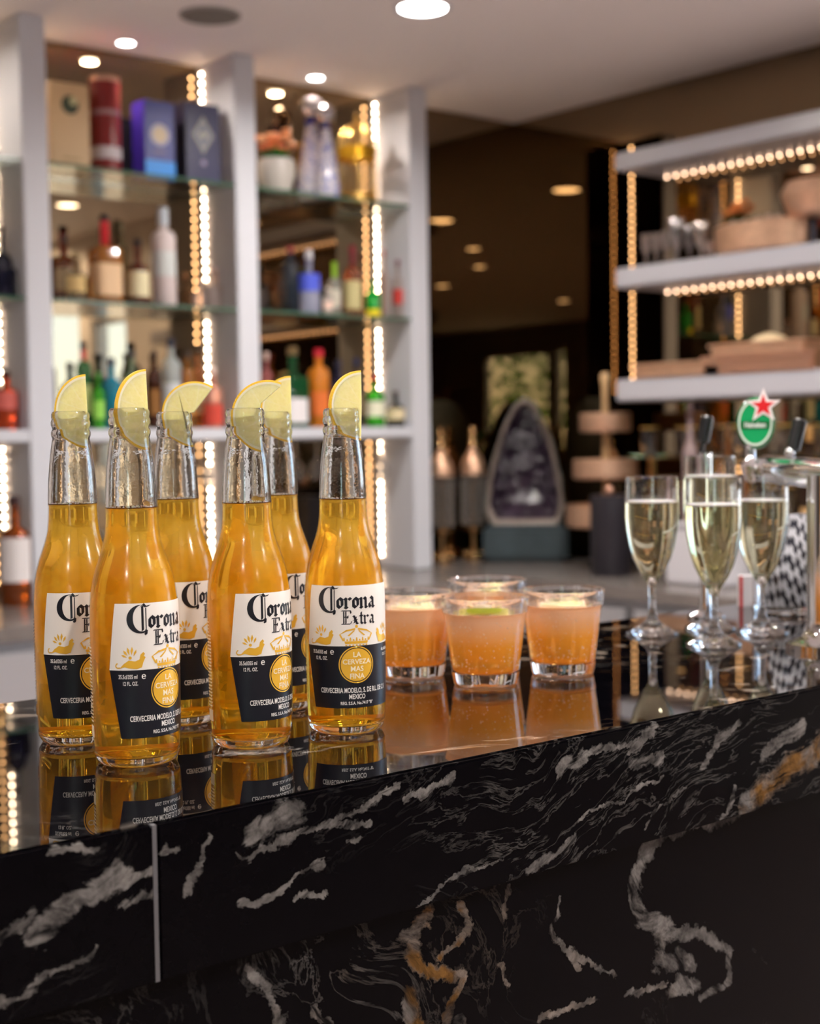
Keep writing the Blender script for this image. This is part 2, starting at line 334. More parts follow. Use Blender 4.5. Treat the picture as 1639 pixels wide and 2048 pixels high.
# citrus
m, nt, b = new_mat('lemon_flesh')
tc = nt.nodes.new('ShaderNodeTexCoord'); sp = nt.nodes.new('ShaderNodeSeparateXYZ'); link(nt, tc.outputs['Object'], sp.inputs[0])
an = math_node(nt, 'ARCTAN2', sp.outputs['Z'], sp.outputs['X'])
seg = math_node(nt, 'PINGPONG', math_node(nt, 'MULTIPLY', an, 9/(2*PI)), .5)
mem = ramp(nt, seg, [(.0, 1.), (.035, .8), (.075, 0.)])
vv = noise_node(nt, tc.outputs['Object'], 420, 3).outputs['Fac']
fl = mixc(nt, vv, (.80, .74, .28), (.92, .88, .50))
cc = mixc(nt, math_node(nt, 'MULTIPLY', mem, .3), fl, (.92, .90, .68))
link(nt, cc, b.inputs['Base Color']); b.inputs['Roughness'].default_value = .25
b.inputs['Subsurface Weight'].default_value = .5; b.inputs['Subsurface Radius'].default_value = (.01, .009, .003); b.inputs['Subsurface Scale'].default_value = .6
M['flesh'] = m
M['rind'] = mat('lemon_rind', (.90, .56, .03), .35, sub=.15, bump=.3, bscale=900)
M['pith'] = mat('lemon_pith', (.90, .86, .62), .5, sub=.2)
M['limerind'] = mat('lime_rind', (.42, .50, .04), .35, bump=.3, bscale=900)

# ------------------------------------------------------------------ mesh helpers
class MB:
    def __init__(s): s.v = []; s.f = []
    def add(s, vs, fs):
        o = len(s.v); s.v += [tuple(v) for v in vs]; s.f += [tuple(i+o for i in f) for f in fs]; return s
    def box(s, c, d, rz=0., bev=0.):
        hx, hy, hz = d[0]/2, d[1]/2, d[2]/2
        if bev <= 0:
            P = [(x*hx, y*hy, z*hz) for x in (-1, 1) for y in (-1, 1) for z in (-1, 1)]
            Fs = [(0, 1, 3, 2), (4, 6, 7, 5), (0, 4, 5, 1), (2, 3, 7, 6), (0, 2, 6, 4), (1, 5, 7, 3)]
        else:
            bm = bmesh.new(); bmesh.ops.create_cube(bm, size=1)
            for v in bm.verts: v.co = Vector((v.co.x*d[0], v.co.y*d[1], v.co.z*d[2]))
            bmesh.ops.bevel(bm, geom=bm.edges[:], offset=bev, segments=2, affect='EDGES')
            bm.verts.index_update()
            P = [tuple(v.co) for v in bm.verts]; Fs = [tuple(v.index for v in f.verts) for f in bm.faces]; bm.free()
        ca, sa = math.cos(rz), math.sin(rz)
        return s.add([(c[0]+x*ca-y*sa, c[1]+x*sa+y*ca, c[2]+z) for x, y, z in P], Fs)
    def lathe(s, prof, n=32, c=(0, 0, 0), closed=False, rmod=None, axis='Z'):
        vs = []; fs = []; k = len(prof)
        for r, z in prof:
            for i in range(n):
                a = 2*PI*i/n; rr = r*(rmod(a, z) if rmod else 1)
                p = (rr*math.cos(a), rr*math.sin(a), z)
                if axis == 'Y': p = (p[0], p[2], -p[1])
                if axis == 'X': p = (p[2], p[0], p[1])
                vs.append((c[0]+p[0], c[1]+p[1], c[2]+p[2]))
        for j in range(k if closed else k-1):
            a, b_ = j*n, ((j+1) % k)*n
            for i in range(n): fs.append((a+i, a+(i+1) % n, b_+(i+1) % n, b_+i))
        if not closed:
            if prof[0][0] > 0: fs.append(tuple(range(n))[::-1])
            if prof[-1][0] > 0: fs.append(tuple(range((k-1)*n, k*n)))
        return s.add(vs, fs)
    def sphere(s, c, r, n=10, m=6, sz=1.):
        prof = [(r*math.sin(PI*j/m)+1e-6, -r*sz*math.cos(PI*j/m)) for j in range(m+1)]
        return s.lathe(prof, n, c)
    def ico(s, c, r):
        t = 1.618; q = r/1.902
        P = [(-1, t, 0), (1, t, 0), (-1, -t, 0), (1, -t, 0), (0, -1, t), (0, 1, t), (0, -1, -t), (0, 1, -t), (t, 0, -1), (t, 0, 1), (-t, 0, -1), (-t, 0, 1)]
        Fs = [(0, 11, 5), (0, 5, 1), (0, 1, 7), (0, 7, 10), (0, 10, 11), (1, 5, 9), (5, 11, 4), (11, 10, 2), (10, 7, 6), (7, 1, 8), (3, 9, 4), (3, 4, 2), (3, 2, 6), (3, 6, 8), (3, 8, 9), (4, 9, 5), (2, 4, 11), (6, 2, 10), (8, 6, 7), (9, 8, 1)]
        return s.add([(c[0]+x*q, c[1]+y*q, c[2]+z*q) for x, y, z in P], Fs)
    def tube(s, pts, r, n=8, closed=False):
        pts = [Vector(p) for p in pts]; k = len(pts); vs = []; fs = []
        rr = r if isinstance(r, (list, tuple)) else [r]*k
        up = Vector((0, 0, 1))
        for i, p in enumerate(pts):
            if closed: d = pts[(i+1) % k]-pts[i-1]
            else: d = pts[min(i+1, k-1)]-pts[max(i-1, 0)]
            d.normalize(); a = d.cross(up)
            if a.length < 1e-3: a = d.cross(Vector((1, 0, 0)))
            a.normalize(); b_ = a.cross(d)
            for j in range(n):
                t = 2*PI*j/n; vs.append(p+a*math.cos(t)*rr[i]+b_*math.sin(t)*rr[i])
        for i in range(k if closed else k-1):
            A, B = i*n, ((i+1) % k)*n
            for j in range(n): fs.append((A+j, A+(j+1) % n, B+(j+1) % n, B+j))
        if not closed: fs.append(tuple(range(n))[::-1]); fs.append(tuple(range((k-1)*n, k*n)))
        return s.add(vs, fs)
    def prism(s, poly, y0, y1):   # polygon in local x-z, extruded along y
        n = len(poly); vs = [(x, y0, z) for x, z in poly]+[(x, y1, z) for x, z in poly]
        fs = [tuple(range(n)), tuple(range(n, 2*n))[::-1]]+[(i, i+n, (i+1) % n+n, (i+1) % n) for i in range(n)]
        return s.add(vs, fs)
    def build(s, name, m_, parent=None, smooth=True, ang=38):
        me = bpy.data.meshes.new(name); me.from_pydata(s.v, [], s.f); me.update()
        bm = bmesh.new(); bm.from_mesh(me); bmesh.ops.recalc_face_normals(bm, faces=bm.faces[:]); bm.to_mesh(me); bm.free()
        if smooth:
            for p in me.polygons: p.use_smooth = True
            me.set_sharp_from_angle(angle=math.radians(ang))
        me.materials.append(M[m_] if isinstance(m_, str) else m_)
        o = bpy.data.objects.new(name, me); COL.objects.link(o)
        if parent is not None: o.parent = parent
        return o
def thing(name, label, cat, loc=(0, 0, 0), rz=0., group=None):
    o = bpy.data.objects.new(name, None); COL.objects.link(o); o.empty_display_size = .02
    o.location = loc; o.rotation_euler = (0, 0, rz); o['label'] = label; o['category'] = cat
    if group: o['group'] = group
    return o
def tag(o, label, cat, group=None):
    o['label'] = label; o['category'] = cat
    if group: o['group'] = group
    return o
def struct(name, mb, m_, smooth=False):
    o = mb.build(name, m_, None, smooth); o['kind'] = 'structure'; return o
def dup(root, loc=None, rz=None, label=None, group=None):
    def cp(o, par):
        c = o.copy(); COL.objects.link(c)
        if par is not None: c.parent = par
        for ch in list(o.children): cp(ch, c)
        return c
    r = cp(root, None)
    if loc is not None: r.location = loc
    if rz is not None: r.rotation_euler = (0, 0, rz)
    if label: r['label'] = label
    if group: r['group'] = group
    return r

# ------------------------------------------------------------------ room shell
X0, Y0 = -3.5, -5.0
struct('floor', MB().box(((X0+MX)/2, (Y0+MY)/2, -.05), (MX-X0+.26, MY-Y0+.26, .1)), 'floor')
struct('ceiling', MB().box(((X0+MX)/2, (Y0+MY)/2, CEIL+.05), (MX-X0+.26, MY-Y0+.26, .1)), 'ceiling')
struct('wall_back', MB().box(((X0+MX)/2, MY+.06, CEIL/2), (MX-X0+.26, .1, CEIL)), 'wall_beige')
struct('wall_front', MB().box(((X0+MX)/2, Y0-.05, CEIL/2), (MX-X0+.26, .1, CEIL)), 'wall_dark')
def wall_x(name, x, th, openings, m_):
    mb = MB(); ys = Y0; ye = MY
    cur = ys
    for (a, b_, z0, z1) in sorted(openings):
        mb.box((x+th/2, (cur+a)/2, CEIL/2), (abs(th), a-cur, CEIL))
        mb.box((x+th/2, (a+b_)/2, z0/2), (abs(th), b_-a, z0)); mb.box((x+th/2, (a+b_)/2, (z1+CEIL)/2), (abs(th), b_-a, CEIL-z1)); cur = b_
    mb.box((x+th/2, (cur+ye)/2, CEIL/2), (abs(th), ye-cur, CEIL))
    return struct(name, mb, m_)
wall_x('wall_right', MX+.01, .12, [(-.34, .34, .75, 2.22), (.50, .96, .9, 2.10)], 'wall_beige')
wall_x('wall_left', X0, -.12, [(-4.25, -3.12, .9, 2.32), (-3.02, -2.84, .9, 2.34)], 'wall_dark')
def window(i, x, th, a, b_, z0, z1):
    t = bpy.data.objects.new('window_%d' % i, None); COL.objects.link(t); t['kind'] = 'structure'
    fr = MB(); e = .03; cx = x+th/2
    for yy in (a+e/2, b_-e/2): fr.box((cx, yy, (z0+z1)/2), (.07, e, z1-z0))
    for zz in (z0+e/2, z1-e/2): fr.box((cx, (a+b_)/2, zz), (.07, b_-a-2*e, e))
    fr.build('window_frame', 'white_lac', t, False)
    MB().box((cx, (a+b_)/2, (z0+z1)/2), (.006, b_-a-2*e, z1-z0-2*e)).build('window_pane', 'pane', t, False)
window(1, MX+.01, .12, -.34, .34, .75, 2.22)
window(4, MX+.01, .12, .50, .96, .9, 2.10)
window(2, X0, -.12, -4.25, -3.12, .9, 2.32)
window(3, X0, -.12, -3.02, -2.84, .9, 2.34)
# garden outside the left window
rng = random.Random(4)
mb = MB()
for i in range(1500):
    c = Vector((-4.6+rng.uniform(-.5, .5), rng.uniform(-5.2, -3.15), rng.uniform(.8, 2.9)))
    a = Vector((rng.uniform(-1, 1), rng.uniform(-1, 1), rng.uniform(-1, 1))).normalized(); b_ = a.orthogonal().normalized()
    q = rng.uniform(.05, .10); mb.add([c-a*q, c-b_*q*.5, c+a*q, c+b_*q*.5], [(0, 1, 2, 3)])
g = mb.build('hedge', mat('leaf_green', (.22, .52, .01), .6, var=.5, vscale=3), None, False)
g['kind'] = 'stuff'; tag(g, 'green leafy hedge outside the window, seen in the bronze mirror', 'hedge')

# bronze mirror panels on the back and right walls
t = tag(MB().box(((.7+MX)/2, MY+.004, (CT+CEIL)/2), (MX-.7, .008, CEIL-CT-.004)).build('mirror_panel', 'bronze_mirror', None, False),
    'bronze tinted mirror covering the wall behind the white shelving', 'mirror', None)
t = tag(MB().box((MX+.004, (1.6+MY)/2, (CT+CEIL)/2), (.008, MY-1.6, CEIL-CT-.004)).build('mirror_panel', 'bronze_mirror', None, False),
    'bronze tinted mirror covering the wall behind the floating white shelves', 'mirror', None)

# ------------------------------------------------------------------ ceiling fittings
def downlight(x, y, r, label, first=[None, None]):
    i = 0 if r > .04 else 1
    t = thing('recessed_downlight', label, 'ceiling light', (x, y, CEIL), 0, 'recessed ceiling downlights')
    MB().lathe([(r*.92, -.002), (r*1.0, -.006), (r*1.12, -.006), (r*1.16, 0)], 40, closed=True).build('trim_ring', 'white_lac', t)
    MB().lathe([(r*.92, -.0035), (r*.92, -.0005)], 40).build('lamp_lens', 'lens', t)
DL = ['large round downlight glowing in the ceiling above the work counter', 'large round downlight, second out from the mirrored corner', 'small downlight over the middle of the marble bar',
      'small downlight nearest the beer bottles', 'round downlight by the mirrored side wall', 'round downlight above the bright side windows', 'unseen fill downlight added at the far end of the bar',
      'unseen fill downlight added behind the guests side of the bar', 'unseen fill downlight added toward the front wall near the window', 'unseen fill downlight added by the garden window', 'unseen fill downlight added near the dark far wall',
      'unseen fill downlight added deepest in the guest area', 'small warm downlight above the whisky boxes', 'small warm downlight above the gold birdcage', 'small warm downlight above the leftmost shelf bay']
for (x, y, r, p, c), lb in zip(DOWNLIGHTS, DL): downlight(x, y, r, lb)
t = thing('ceiling_speaker', 'round grey ceiling speaker with mesh grille above the shelving', 'speaker', (2.395, 3.849, CEIL))
MB().lathe([(.0, -.008), (.082, -.008), (.086, -.004), (.086, 0)], 40).build('grille', 'spk', t)
MB().lathe([(.086, 0), (.086, -.007), (.094, -.005), (.096, 0)], 40, closed=True).build('rim', mat('speaker_rim', (.3, .28, .26), .5), t)

# ------------------------------------------------------------------ back shelving unit
PW, PD = .086, .235
PX = [1.136, 1.908, 2.680, 3.452]
YF = MY-PD
su = thing('shelving_unit', 'tall white back bar shelving with glass shelves and lit side strips', 'shelving', (PX[0], YF, CT))
def loc(x, y, z): return (x-PX[0], y-YF, z-CT)
for i, x in enumerate(PX):
    MB().box(loc(x+PW/2, YF+PD/2, (CT+CEIL)/2), (PW, PD-.002, CEIL-CT-.004), 0, .003).build('side_panel', 'white_lac', su)
MB().box(loc(PX[3]+PW+.003, YF+PD/2+.004, (CT+CEIL)/2), (.005, PD-.012, CEIL-CT-.006)).build('end_panel', 'black_side', su, False)
BAYS = [(PX[0]+PW, PX[1]), (PX[1]+PW, PX[2]), (PX[2]+PW, PX[3])]
ZA, ZB, ZC = 2.199, 1.775, 1.366     # top faces of the shelves
for (a, b_) in BAYS:
    for z in (ZA, ZB):
        MB().box(loc((a+b_)/2, YF+.008+(PD-.016)/2, z-.005), (b_-a-.002, PD-.018, .010), 0, .001).build('glass_shelf', 'shelf_glass', su, False)
        MB().box(loc((a+b_)/2, YF+.0068, z-.005), (b_-a-.002, .002, .010)).build('glass_edge', 'glass_edge', su, False)
    MB().box(loc((a+b_)/2, YF+PD/2, ZC-.02), (b_-a-.001, PD-.004, .038), 0, .002).build('shelf', 'white_lac', su)
def diode_proto(m_): return MB().sphere((0, 0, 0), .0036, 10, 6).build('diode', m_, None)
dproto = diode_proto('led')
first = True
STRIPS = [(b_-.0018, b_-.006, MY-.035, ZC) for a, b_ in BAYS]+[(a+.0018, a+.006, MY-.045, ZC) for a, b_ in BAYS[1:]]+[(PX[3]+PW+.0075, PX[3]+PW+.012, MY-.055, 0)]
for k, (sx_, dx_, sy_, zc_) in enumerate(STRIPS):
    zl_ = CT+.04 if zc_ else 1.50
    st = MB().box(loc(sx_, sy_, (zl_+2.62)/2), (.0025, .010, 2.62-zl_)).build('led_strip', 'strip', su, False)
    z = CT+.05
    while z < 2.615:
        if not (zc_-.045 < z < zc_+.005) and not (zc_ == 0 and z < 1.52):
            if first: d = dproto; first = False
            else: d = dproto.copy(); COL.objects.link(d)
            d.parent = st; d.location = loc(dx_, sy_, z)
        z += .031

# ------------------------------------------------------------------ floating shelves on the right
SX0, SYF, SYN = 3.95, 3.592, 1.75
dproto2 = diode_proto('led_r'); first2 = True
for z0, z1, lit, lb in ((2.290, 2.352, True, 'topmost floating white shelf with a light strip under it'),
                        (1.862, 1.933, True, 'middle floating white shelf carrying glassware and copper baskets'),
                        (1.446, 1.526, False, 'lowest floating white shelf carrying copper trays')):
    t = thing('wall_shelf', lb, 'shelf', (SX0, SYF, z0), 0, 'floating white shelves')
    MB().box(((MX-SX0)/2, -(SYF-SYN)/2, (z1-z0)/2), (MX-SX0-.001, SYF-SYN, z1-z0), 0, .006).build('board', 'board_white', t)
    if lit:
        st = MB().box((MX-SX0-.035, -(SYF-SYN)/2, -.0015), (.010, SYF-SYN-.06, .0025)).build('led_strip', 'strip', t, False)
        y = -.05
        while y > -(SYF-SYN)+.04:
            if first2: d = dproto2; first2 = False
            else: d = dproto2.copy(); COL.objects.link(d)
            d.parent = st; d.location = (MX-SX0-.035, y, -.006)
            y -= .042

# ------------------------------------------------------------------ work counter behind the bar (L shape)
CD = .72
t = thing('work_counter', 'long stone topped work counter along the mirrored walls', 'counter', (MX, MY, 0))
mb = MB(); mb.box((-(MX-.2)/2, -CD/2, CT-.02), (MX-.2-.004, CD, .04), 0, .002); mb.box((-CD/2, -(CD+(MY-1.2))/2, CT-.02), (CD-.004, MY-1.2-CD, .04), 0, .002)
mb.build('worktop', 'counter_stone', t)
mb = MB(); mb.box((-(MX-.2)/2, -CD/2+.015, (CT-.04)/2), (MX-.2-.02, CD-.04, CT-.042)); mb.box((-CD/2+.015, -(CD+(MY-1.2))/2, (CT-.04)/2), (CD-.04, MY-1.2-CD, CT-.042))
mb.build('carcass', 'cab_grey', t, False)
for i in range(7):
    x = -CD-.06-i*.48-.22
    if x < -3.9: break
    d = MB().box((x, -CD+.004+.0, .43), (.45, .018, .64), 0, .003).build('door', 'cab_grey', t)
    MB().tube([(x+.17, -CD-.03, .58), (x+.17, -CD-.03, .70)], .006).build('handle', 'chrome', d)
for i in range(4):
    y = -CD-.06-i*.5-.24
    d = MB().box((-CD+.004, y, .43), (.018, .46, .64), 0, .003).build('door', 'cab_grey', t)
    MB().tube([(-CD-.03, y+.17, .58), (-CD-.03, y+.17, .70)], .006).build('handle', 'chrome', d)

# ------------------------------------------------------------------ the marble bar
BX0, BX1 = -1.4, 3.0
bar = thing('bar_counter', 'black marble bar counter with white and gold veins', 'bar counter', (0, 0, 0))
FZ = 1.007
mb = MB(); mb.box(((BX0+BX1)/2, (BAR_Y0+.004+BAR_Y1)/2, BAR_Z-.012), (BX1-BX0, BAR_Y1-BAR_Y0-.004, .024), 0, .0012)
mb.build('countertop', 'marble_top', bar)
JX = .400
MB().box(((JX-.0015+BX0)/2, BAR_Y0+.006, (FZ+BAR_Z-.0012)/2), (JX-.0015-BX0, .012, BAR_Z-.0012-FZ), 0, .0012).build('fascia_panel', 'marble_fascia', bar)
MB().box(((JX+.0015+BX1)/2, BAR_Y0+.006, (FZ+BAR_Z-.0012)/2), (BX1-JX-.0015, .012, BAR_Z-.0012-FZ), 0, .0012).build('fascia_panel', 'marble_fascia2', bar)
MB().box((JX, BAR_Y0+.007, (FZ+BAR_Z-.001)/2), (.0028, .012, BAR_Z-.001-FZ)).build('joint', 'grout', bar, False)
MB().box(((BX0+BX1)/2, BAR_Y0+.024, (FZ+.003)/2), (BX1-BX0, .02, FZ-.003)).build('front_panel', 'marble_front', bar, False)
MB().box(((BX0+BX1)/2, (BAR_Y0+.036+BAR_Y1-.02)/2, (BAR_Z-.026)/2), (BX1-BX0, BAR_Y1-BAR_Y0-.056, BAR_Z-.03)).build('carcass', 'cab_grey', bar, False)

# ------------------------------------------------------------------ beer bottles
BP = [(.0245, 0), (.0268, .0012), (.0288, .005), (.0296, .012), (.0300, .022), (.0304, .06), (.0305, .098), (.0302, .108), (.0294, .117), (.0279, .126),
      (.0255, .1345), (.0228, .142), (.0205, .149), (.0190, .1555), (.0182, .163), (.01785, .172), (.0177, .180), (.0171, .192), (.0161, .204), (.0149, .214),
      (.0139, .2205), (.0134, .2230), (.0137, .2240), (.0143, .2256), (.0143, .2274), (.0137, .2290), (.0131, .2300), (.0135, .2312), (.0142, .2328), (.0143, .2350), (.0137, .2366), (.0135, .2376), (.0139, .2386), (.0138, .2408), (.0130, .2424), (.0120, .243)]
IP = [(.0114, .2425), (.0113, .234), (.0115, .226), (.0121, .2200), (.0132, .213), (.0143, .204), (.0152, .192), (.0158, .180), (.0162, .165), (.0172, .1555), (.0212, .142), (.0240, .1345), (.0264, .126), (.0280, .116), (.0286, .105), (.0285, .06), (.0281, .02), (.0270, .008), (.0255, .0062), (.018, .0060), (.008, .0082), (.0005, .0088)]
def rad(z, P=BP):
    for (r0_, z0_), (r1_, z1_) in zip(P, P[1:]):
        if z0_ <= z <= z1_: return r0_+(r1_-r0_)*(z-z0_)/(z1_-z0_)
    return P[-1][0]

def text_mesh(s, size, sx=1., align='CENTER'):
    cu = bpy.data.curves.new('t', 'FONT'); cu.body = s; cu.size = size; cu.align_x = align; cu.align_y = 'BOTTOM_BASELINE'; cu.resolution_u = 3; cu.offset = size*.018
    ob = bpy.data.objects.new('t', cu); me = ob.to_mesh()
    vs = [(v.co.x*sx, v.co.y) for v in me.vertices]; fs = [tuple(p.vertices) for p in me.polygons]
    ob.to_mesh_clear(); bpy.data.objects.remove(ob); bpy.data.curves.remove(cu)
    return vs, fs
class Flat:
    """flat artwork in metres (u to the right, z up), wrapped round a surface of revolution or left flat"""
    def __init__(s): s.v = []; s.f = []
    def poly(s, pts): o = len(s.v); s.v += list(pts); s.f.append(tuple(range(o, o+len(pts)))); return s
    def text(s, t, u, z, size, sx=1., align='CENTER'):
        vs, fs = text_mesh(t, size, sx, align); o = len(s.v); s.v += [(a+u, b_+z) for a, b_ in vs]; s.f += [tuple(i+o for i in f) for f in fs]; return s
    def disc(s, u, z, r, n=40, r2=None):
        if r2 is None: return s.poly([(u+r*math.cos(2*PI*i/n), z+r*math.sin(2*PI*i/n)) for i in range(n)])
        for i in range(n):
            a, c = 2*PI*i/n, 2*PI*(i+1)/n
            s.poly([(u+r*math.cos(a), z+r*math.sin(a)), (u+r*math.cos(c), z+r*math.sin(c)), (u+r2*math.cos(c), z+r2*math.sin(c)), (u+r2*math.cos(a), z+r2*math.sin(a))])
        return s
    def nib(s, pts, w, ang=40, ox=0, oz=0, k=1.):
        dx, dz = w/2*math.cos(math.radians(ang)), w/2*math.sin(math.radians(ang))
        for (x0, z0), (x1, z1) in zip(pts, pts[1:]):
            P = [(x0-dx, z0-dz), (x0+dx, z0+dz), (x1+dx, z1+dz), (x1-dx, z1-dz)]
            s.poly([(ox+k*a, oz+k*b_) for a, b_ in P])
        return s
    def build(s, name, m_, parent, off, step=.0016, zstep=.006, wrap=True, prof=BP):
        bm = bmesh.new(); vv = [bm.verts.new((a, b_, 0)) for a, b_ in s.v]
        for f in s.f:
            try: bm.faces.new([vv[i] for i in f])
            except ValueError: pass
        if wrap:
            lo = min(a for a, _ in s.v); hi = max(a for a, _ in s.v); x = math.ceil(lo/step)*step
            while x < hi:
                bmesh.ops.bisect_plane(bm, geom=bm.verts[:]+bm.edges[:]+bm.faces[:], plane_co=(x, 0, 0), plane_no=(1, 0, 0)); x += step
            lo = min(b_ for _, b_ in s.v); hi = max(b_ for _, b_ in s.v); z = math.ceil(lo/zstep)*zstep
            while z < hi:
                bmesh.ops.bisect_plane(bm, geom=bm.verts[:]+bm.edges[:]+bm.faces[:], plane_co=(0, z, 0), plane_no=(0, 1, 0)); z += zstep
            for v in bm.verts:
                r = rad(v.co.y, prof)+off; a = v.co.x/.0305
                v.co = Vector((r*math.cos(a), r*math.sin(a), v.co.y))
        me = bpy.data.meshes.new(name); bm.to_mesh(me); bm.free(); me.materials.append(M[m_] if isinstance(m_, str) else m_)
        if wrap:
            for p in me.polygons: p.use_smooth = True
        o = bpy.data.objects.new(name, me); COL.objects.link(o); o.parent = parent; return o

GL = {  # blackletter letters written with a broad nib; x-height 1
 'o': ([[(.13, .78), (.13, .25), (.33, .07)], [(.13, .78), (.24, .93)], [(.24, .93), (.47, .74), (.47, .24), (.33, .07)]], .62),
 'r': ([[(.13, .82), (.13, .12)], [(.03, .90), (.16, .78)], [(.05, .16), (.24, .02)], [(.18, .72), (.36, .92)], [(.36, .92), (.52, .76)]], .58),
 'n': ([[(.13, .82), (.13, .12)], [(.03, .90), (.16, .78)], [(.05, .14), (.22, .02)], [(.18, .72), (.38, .92)], [(.38, .92), (.52, .78), (.52, .14)], [(.48, .14), (.64, .02)]], .72),
 'a': ([[(.12, .80), (.26, .93), (.46, .76), (.46, .14)], [(.42, .14), (.60, .02)], [(.44, .55), (.13, .42)], [(.13, .42), (.13, .20), (.26, .05), (.44, .20)]], .66),
 'x': ([[(.08, .90), (.20, .86), (.46, .10), (.60, .06)], [(.55, .92), (.40, .80), (.20, .14), (.04, .02)], [(.14, .48), (.50, .48)]], .66),
 't': ([[(.22, 1.28), (.22, .18), (.38, .04)], [(.04, .90), (.42, .90)]], .46),
 'E': ([[(.24, 1.40), (.24, .12)], [(.02, 1.46), (.86, 1.46)], [(.86, 1.46), (.92, 1.18)], [(.24, .80), (.66, .80)], [(.62, .95), (.62, .66)], [(.02, .06), (.88, .06)], [(.88, .06), (.98, .36)], [(.44, 1.40), (.44, .12)]], 1.0)}
def write(F_, s, u, z, k, w=.28):
    for ch in s:
        st, adv = GL[ch]
        for p in st: F_.nib(p, w if ch != 'E' else w*.72, 40, u, z, k)
        u += adv*k*(1.02)
    return u
def capC(F_, u, z, k):
    # crescent bowl, twin inner stems and a flag; height about 2.1 x-heights
    n = 26; out = []; inn = []
    for i in range(n+1):
        a = math.radians(62+(298-62)*i/n)
        out.append((.98+.98*math.cos(a), .92+1.12*math.sin(a)))
        inn.append((1.06+.62*math.cos(a), .98+1.02*math.sin(a)))
    for i in range(n):
        F_.poly([(u+k*x, z+k*y) for x, y in (out[i], out[i+1], inn[i+1], inn[i])])
    F_.nib([(1.12, 1.95), (1.12, .02)], .20, 35, u, z, k)
    F_.nib([(1.36, 1.80), (1.36, -.10)], .09, 35, u, z, k)
    F_.nib([(.98, 1.86), (1.18, 2.10), (1.34, 1.88), (1.66, 1.95)], .19, 40, u, z, k)
    F_.nib([(1.25, -.30), (1.42, -.12)], .16, 130, u, z, k)
    F_.nib([(1.30, .10), (1.45, .0), (1.40, -.3)], .08, 40, u, z, k)

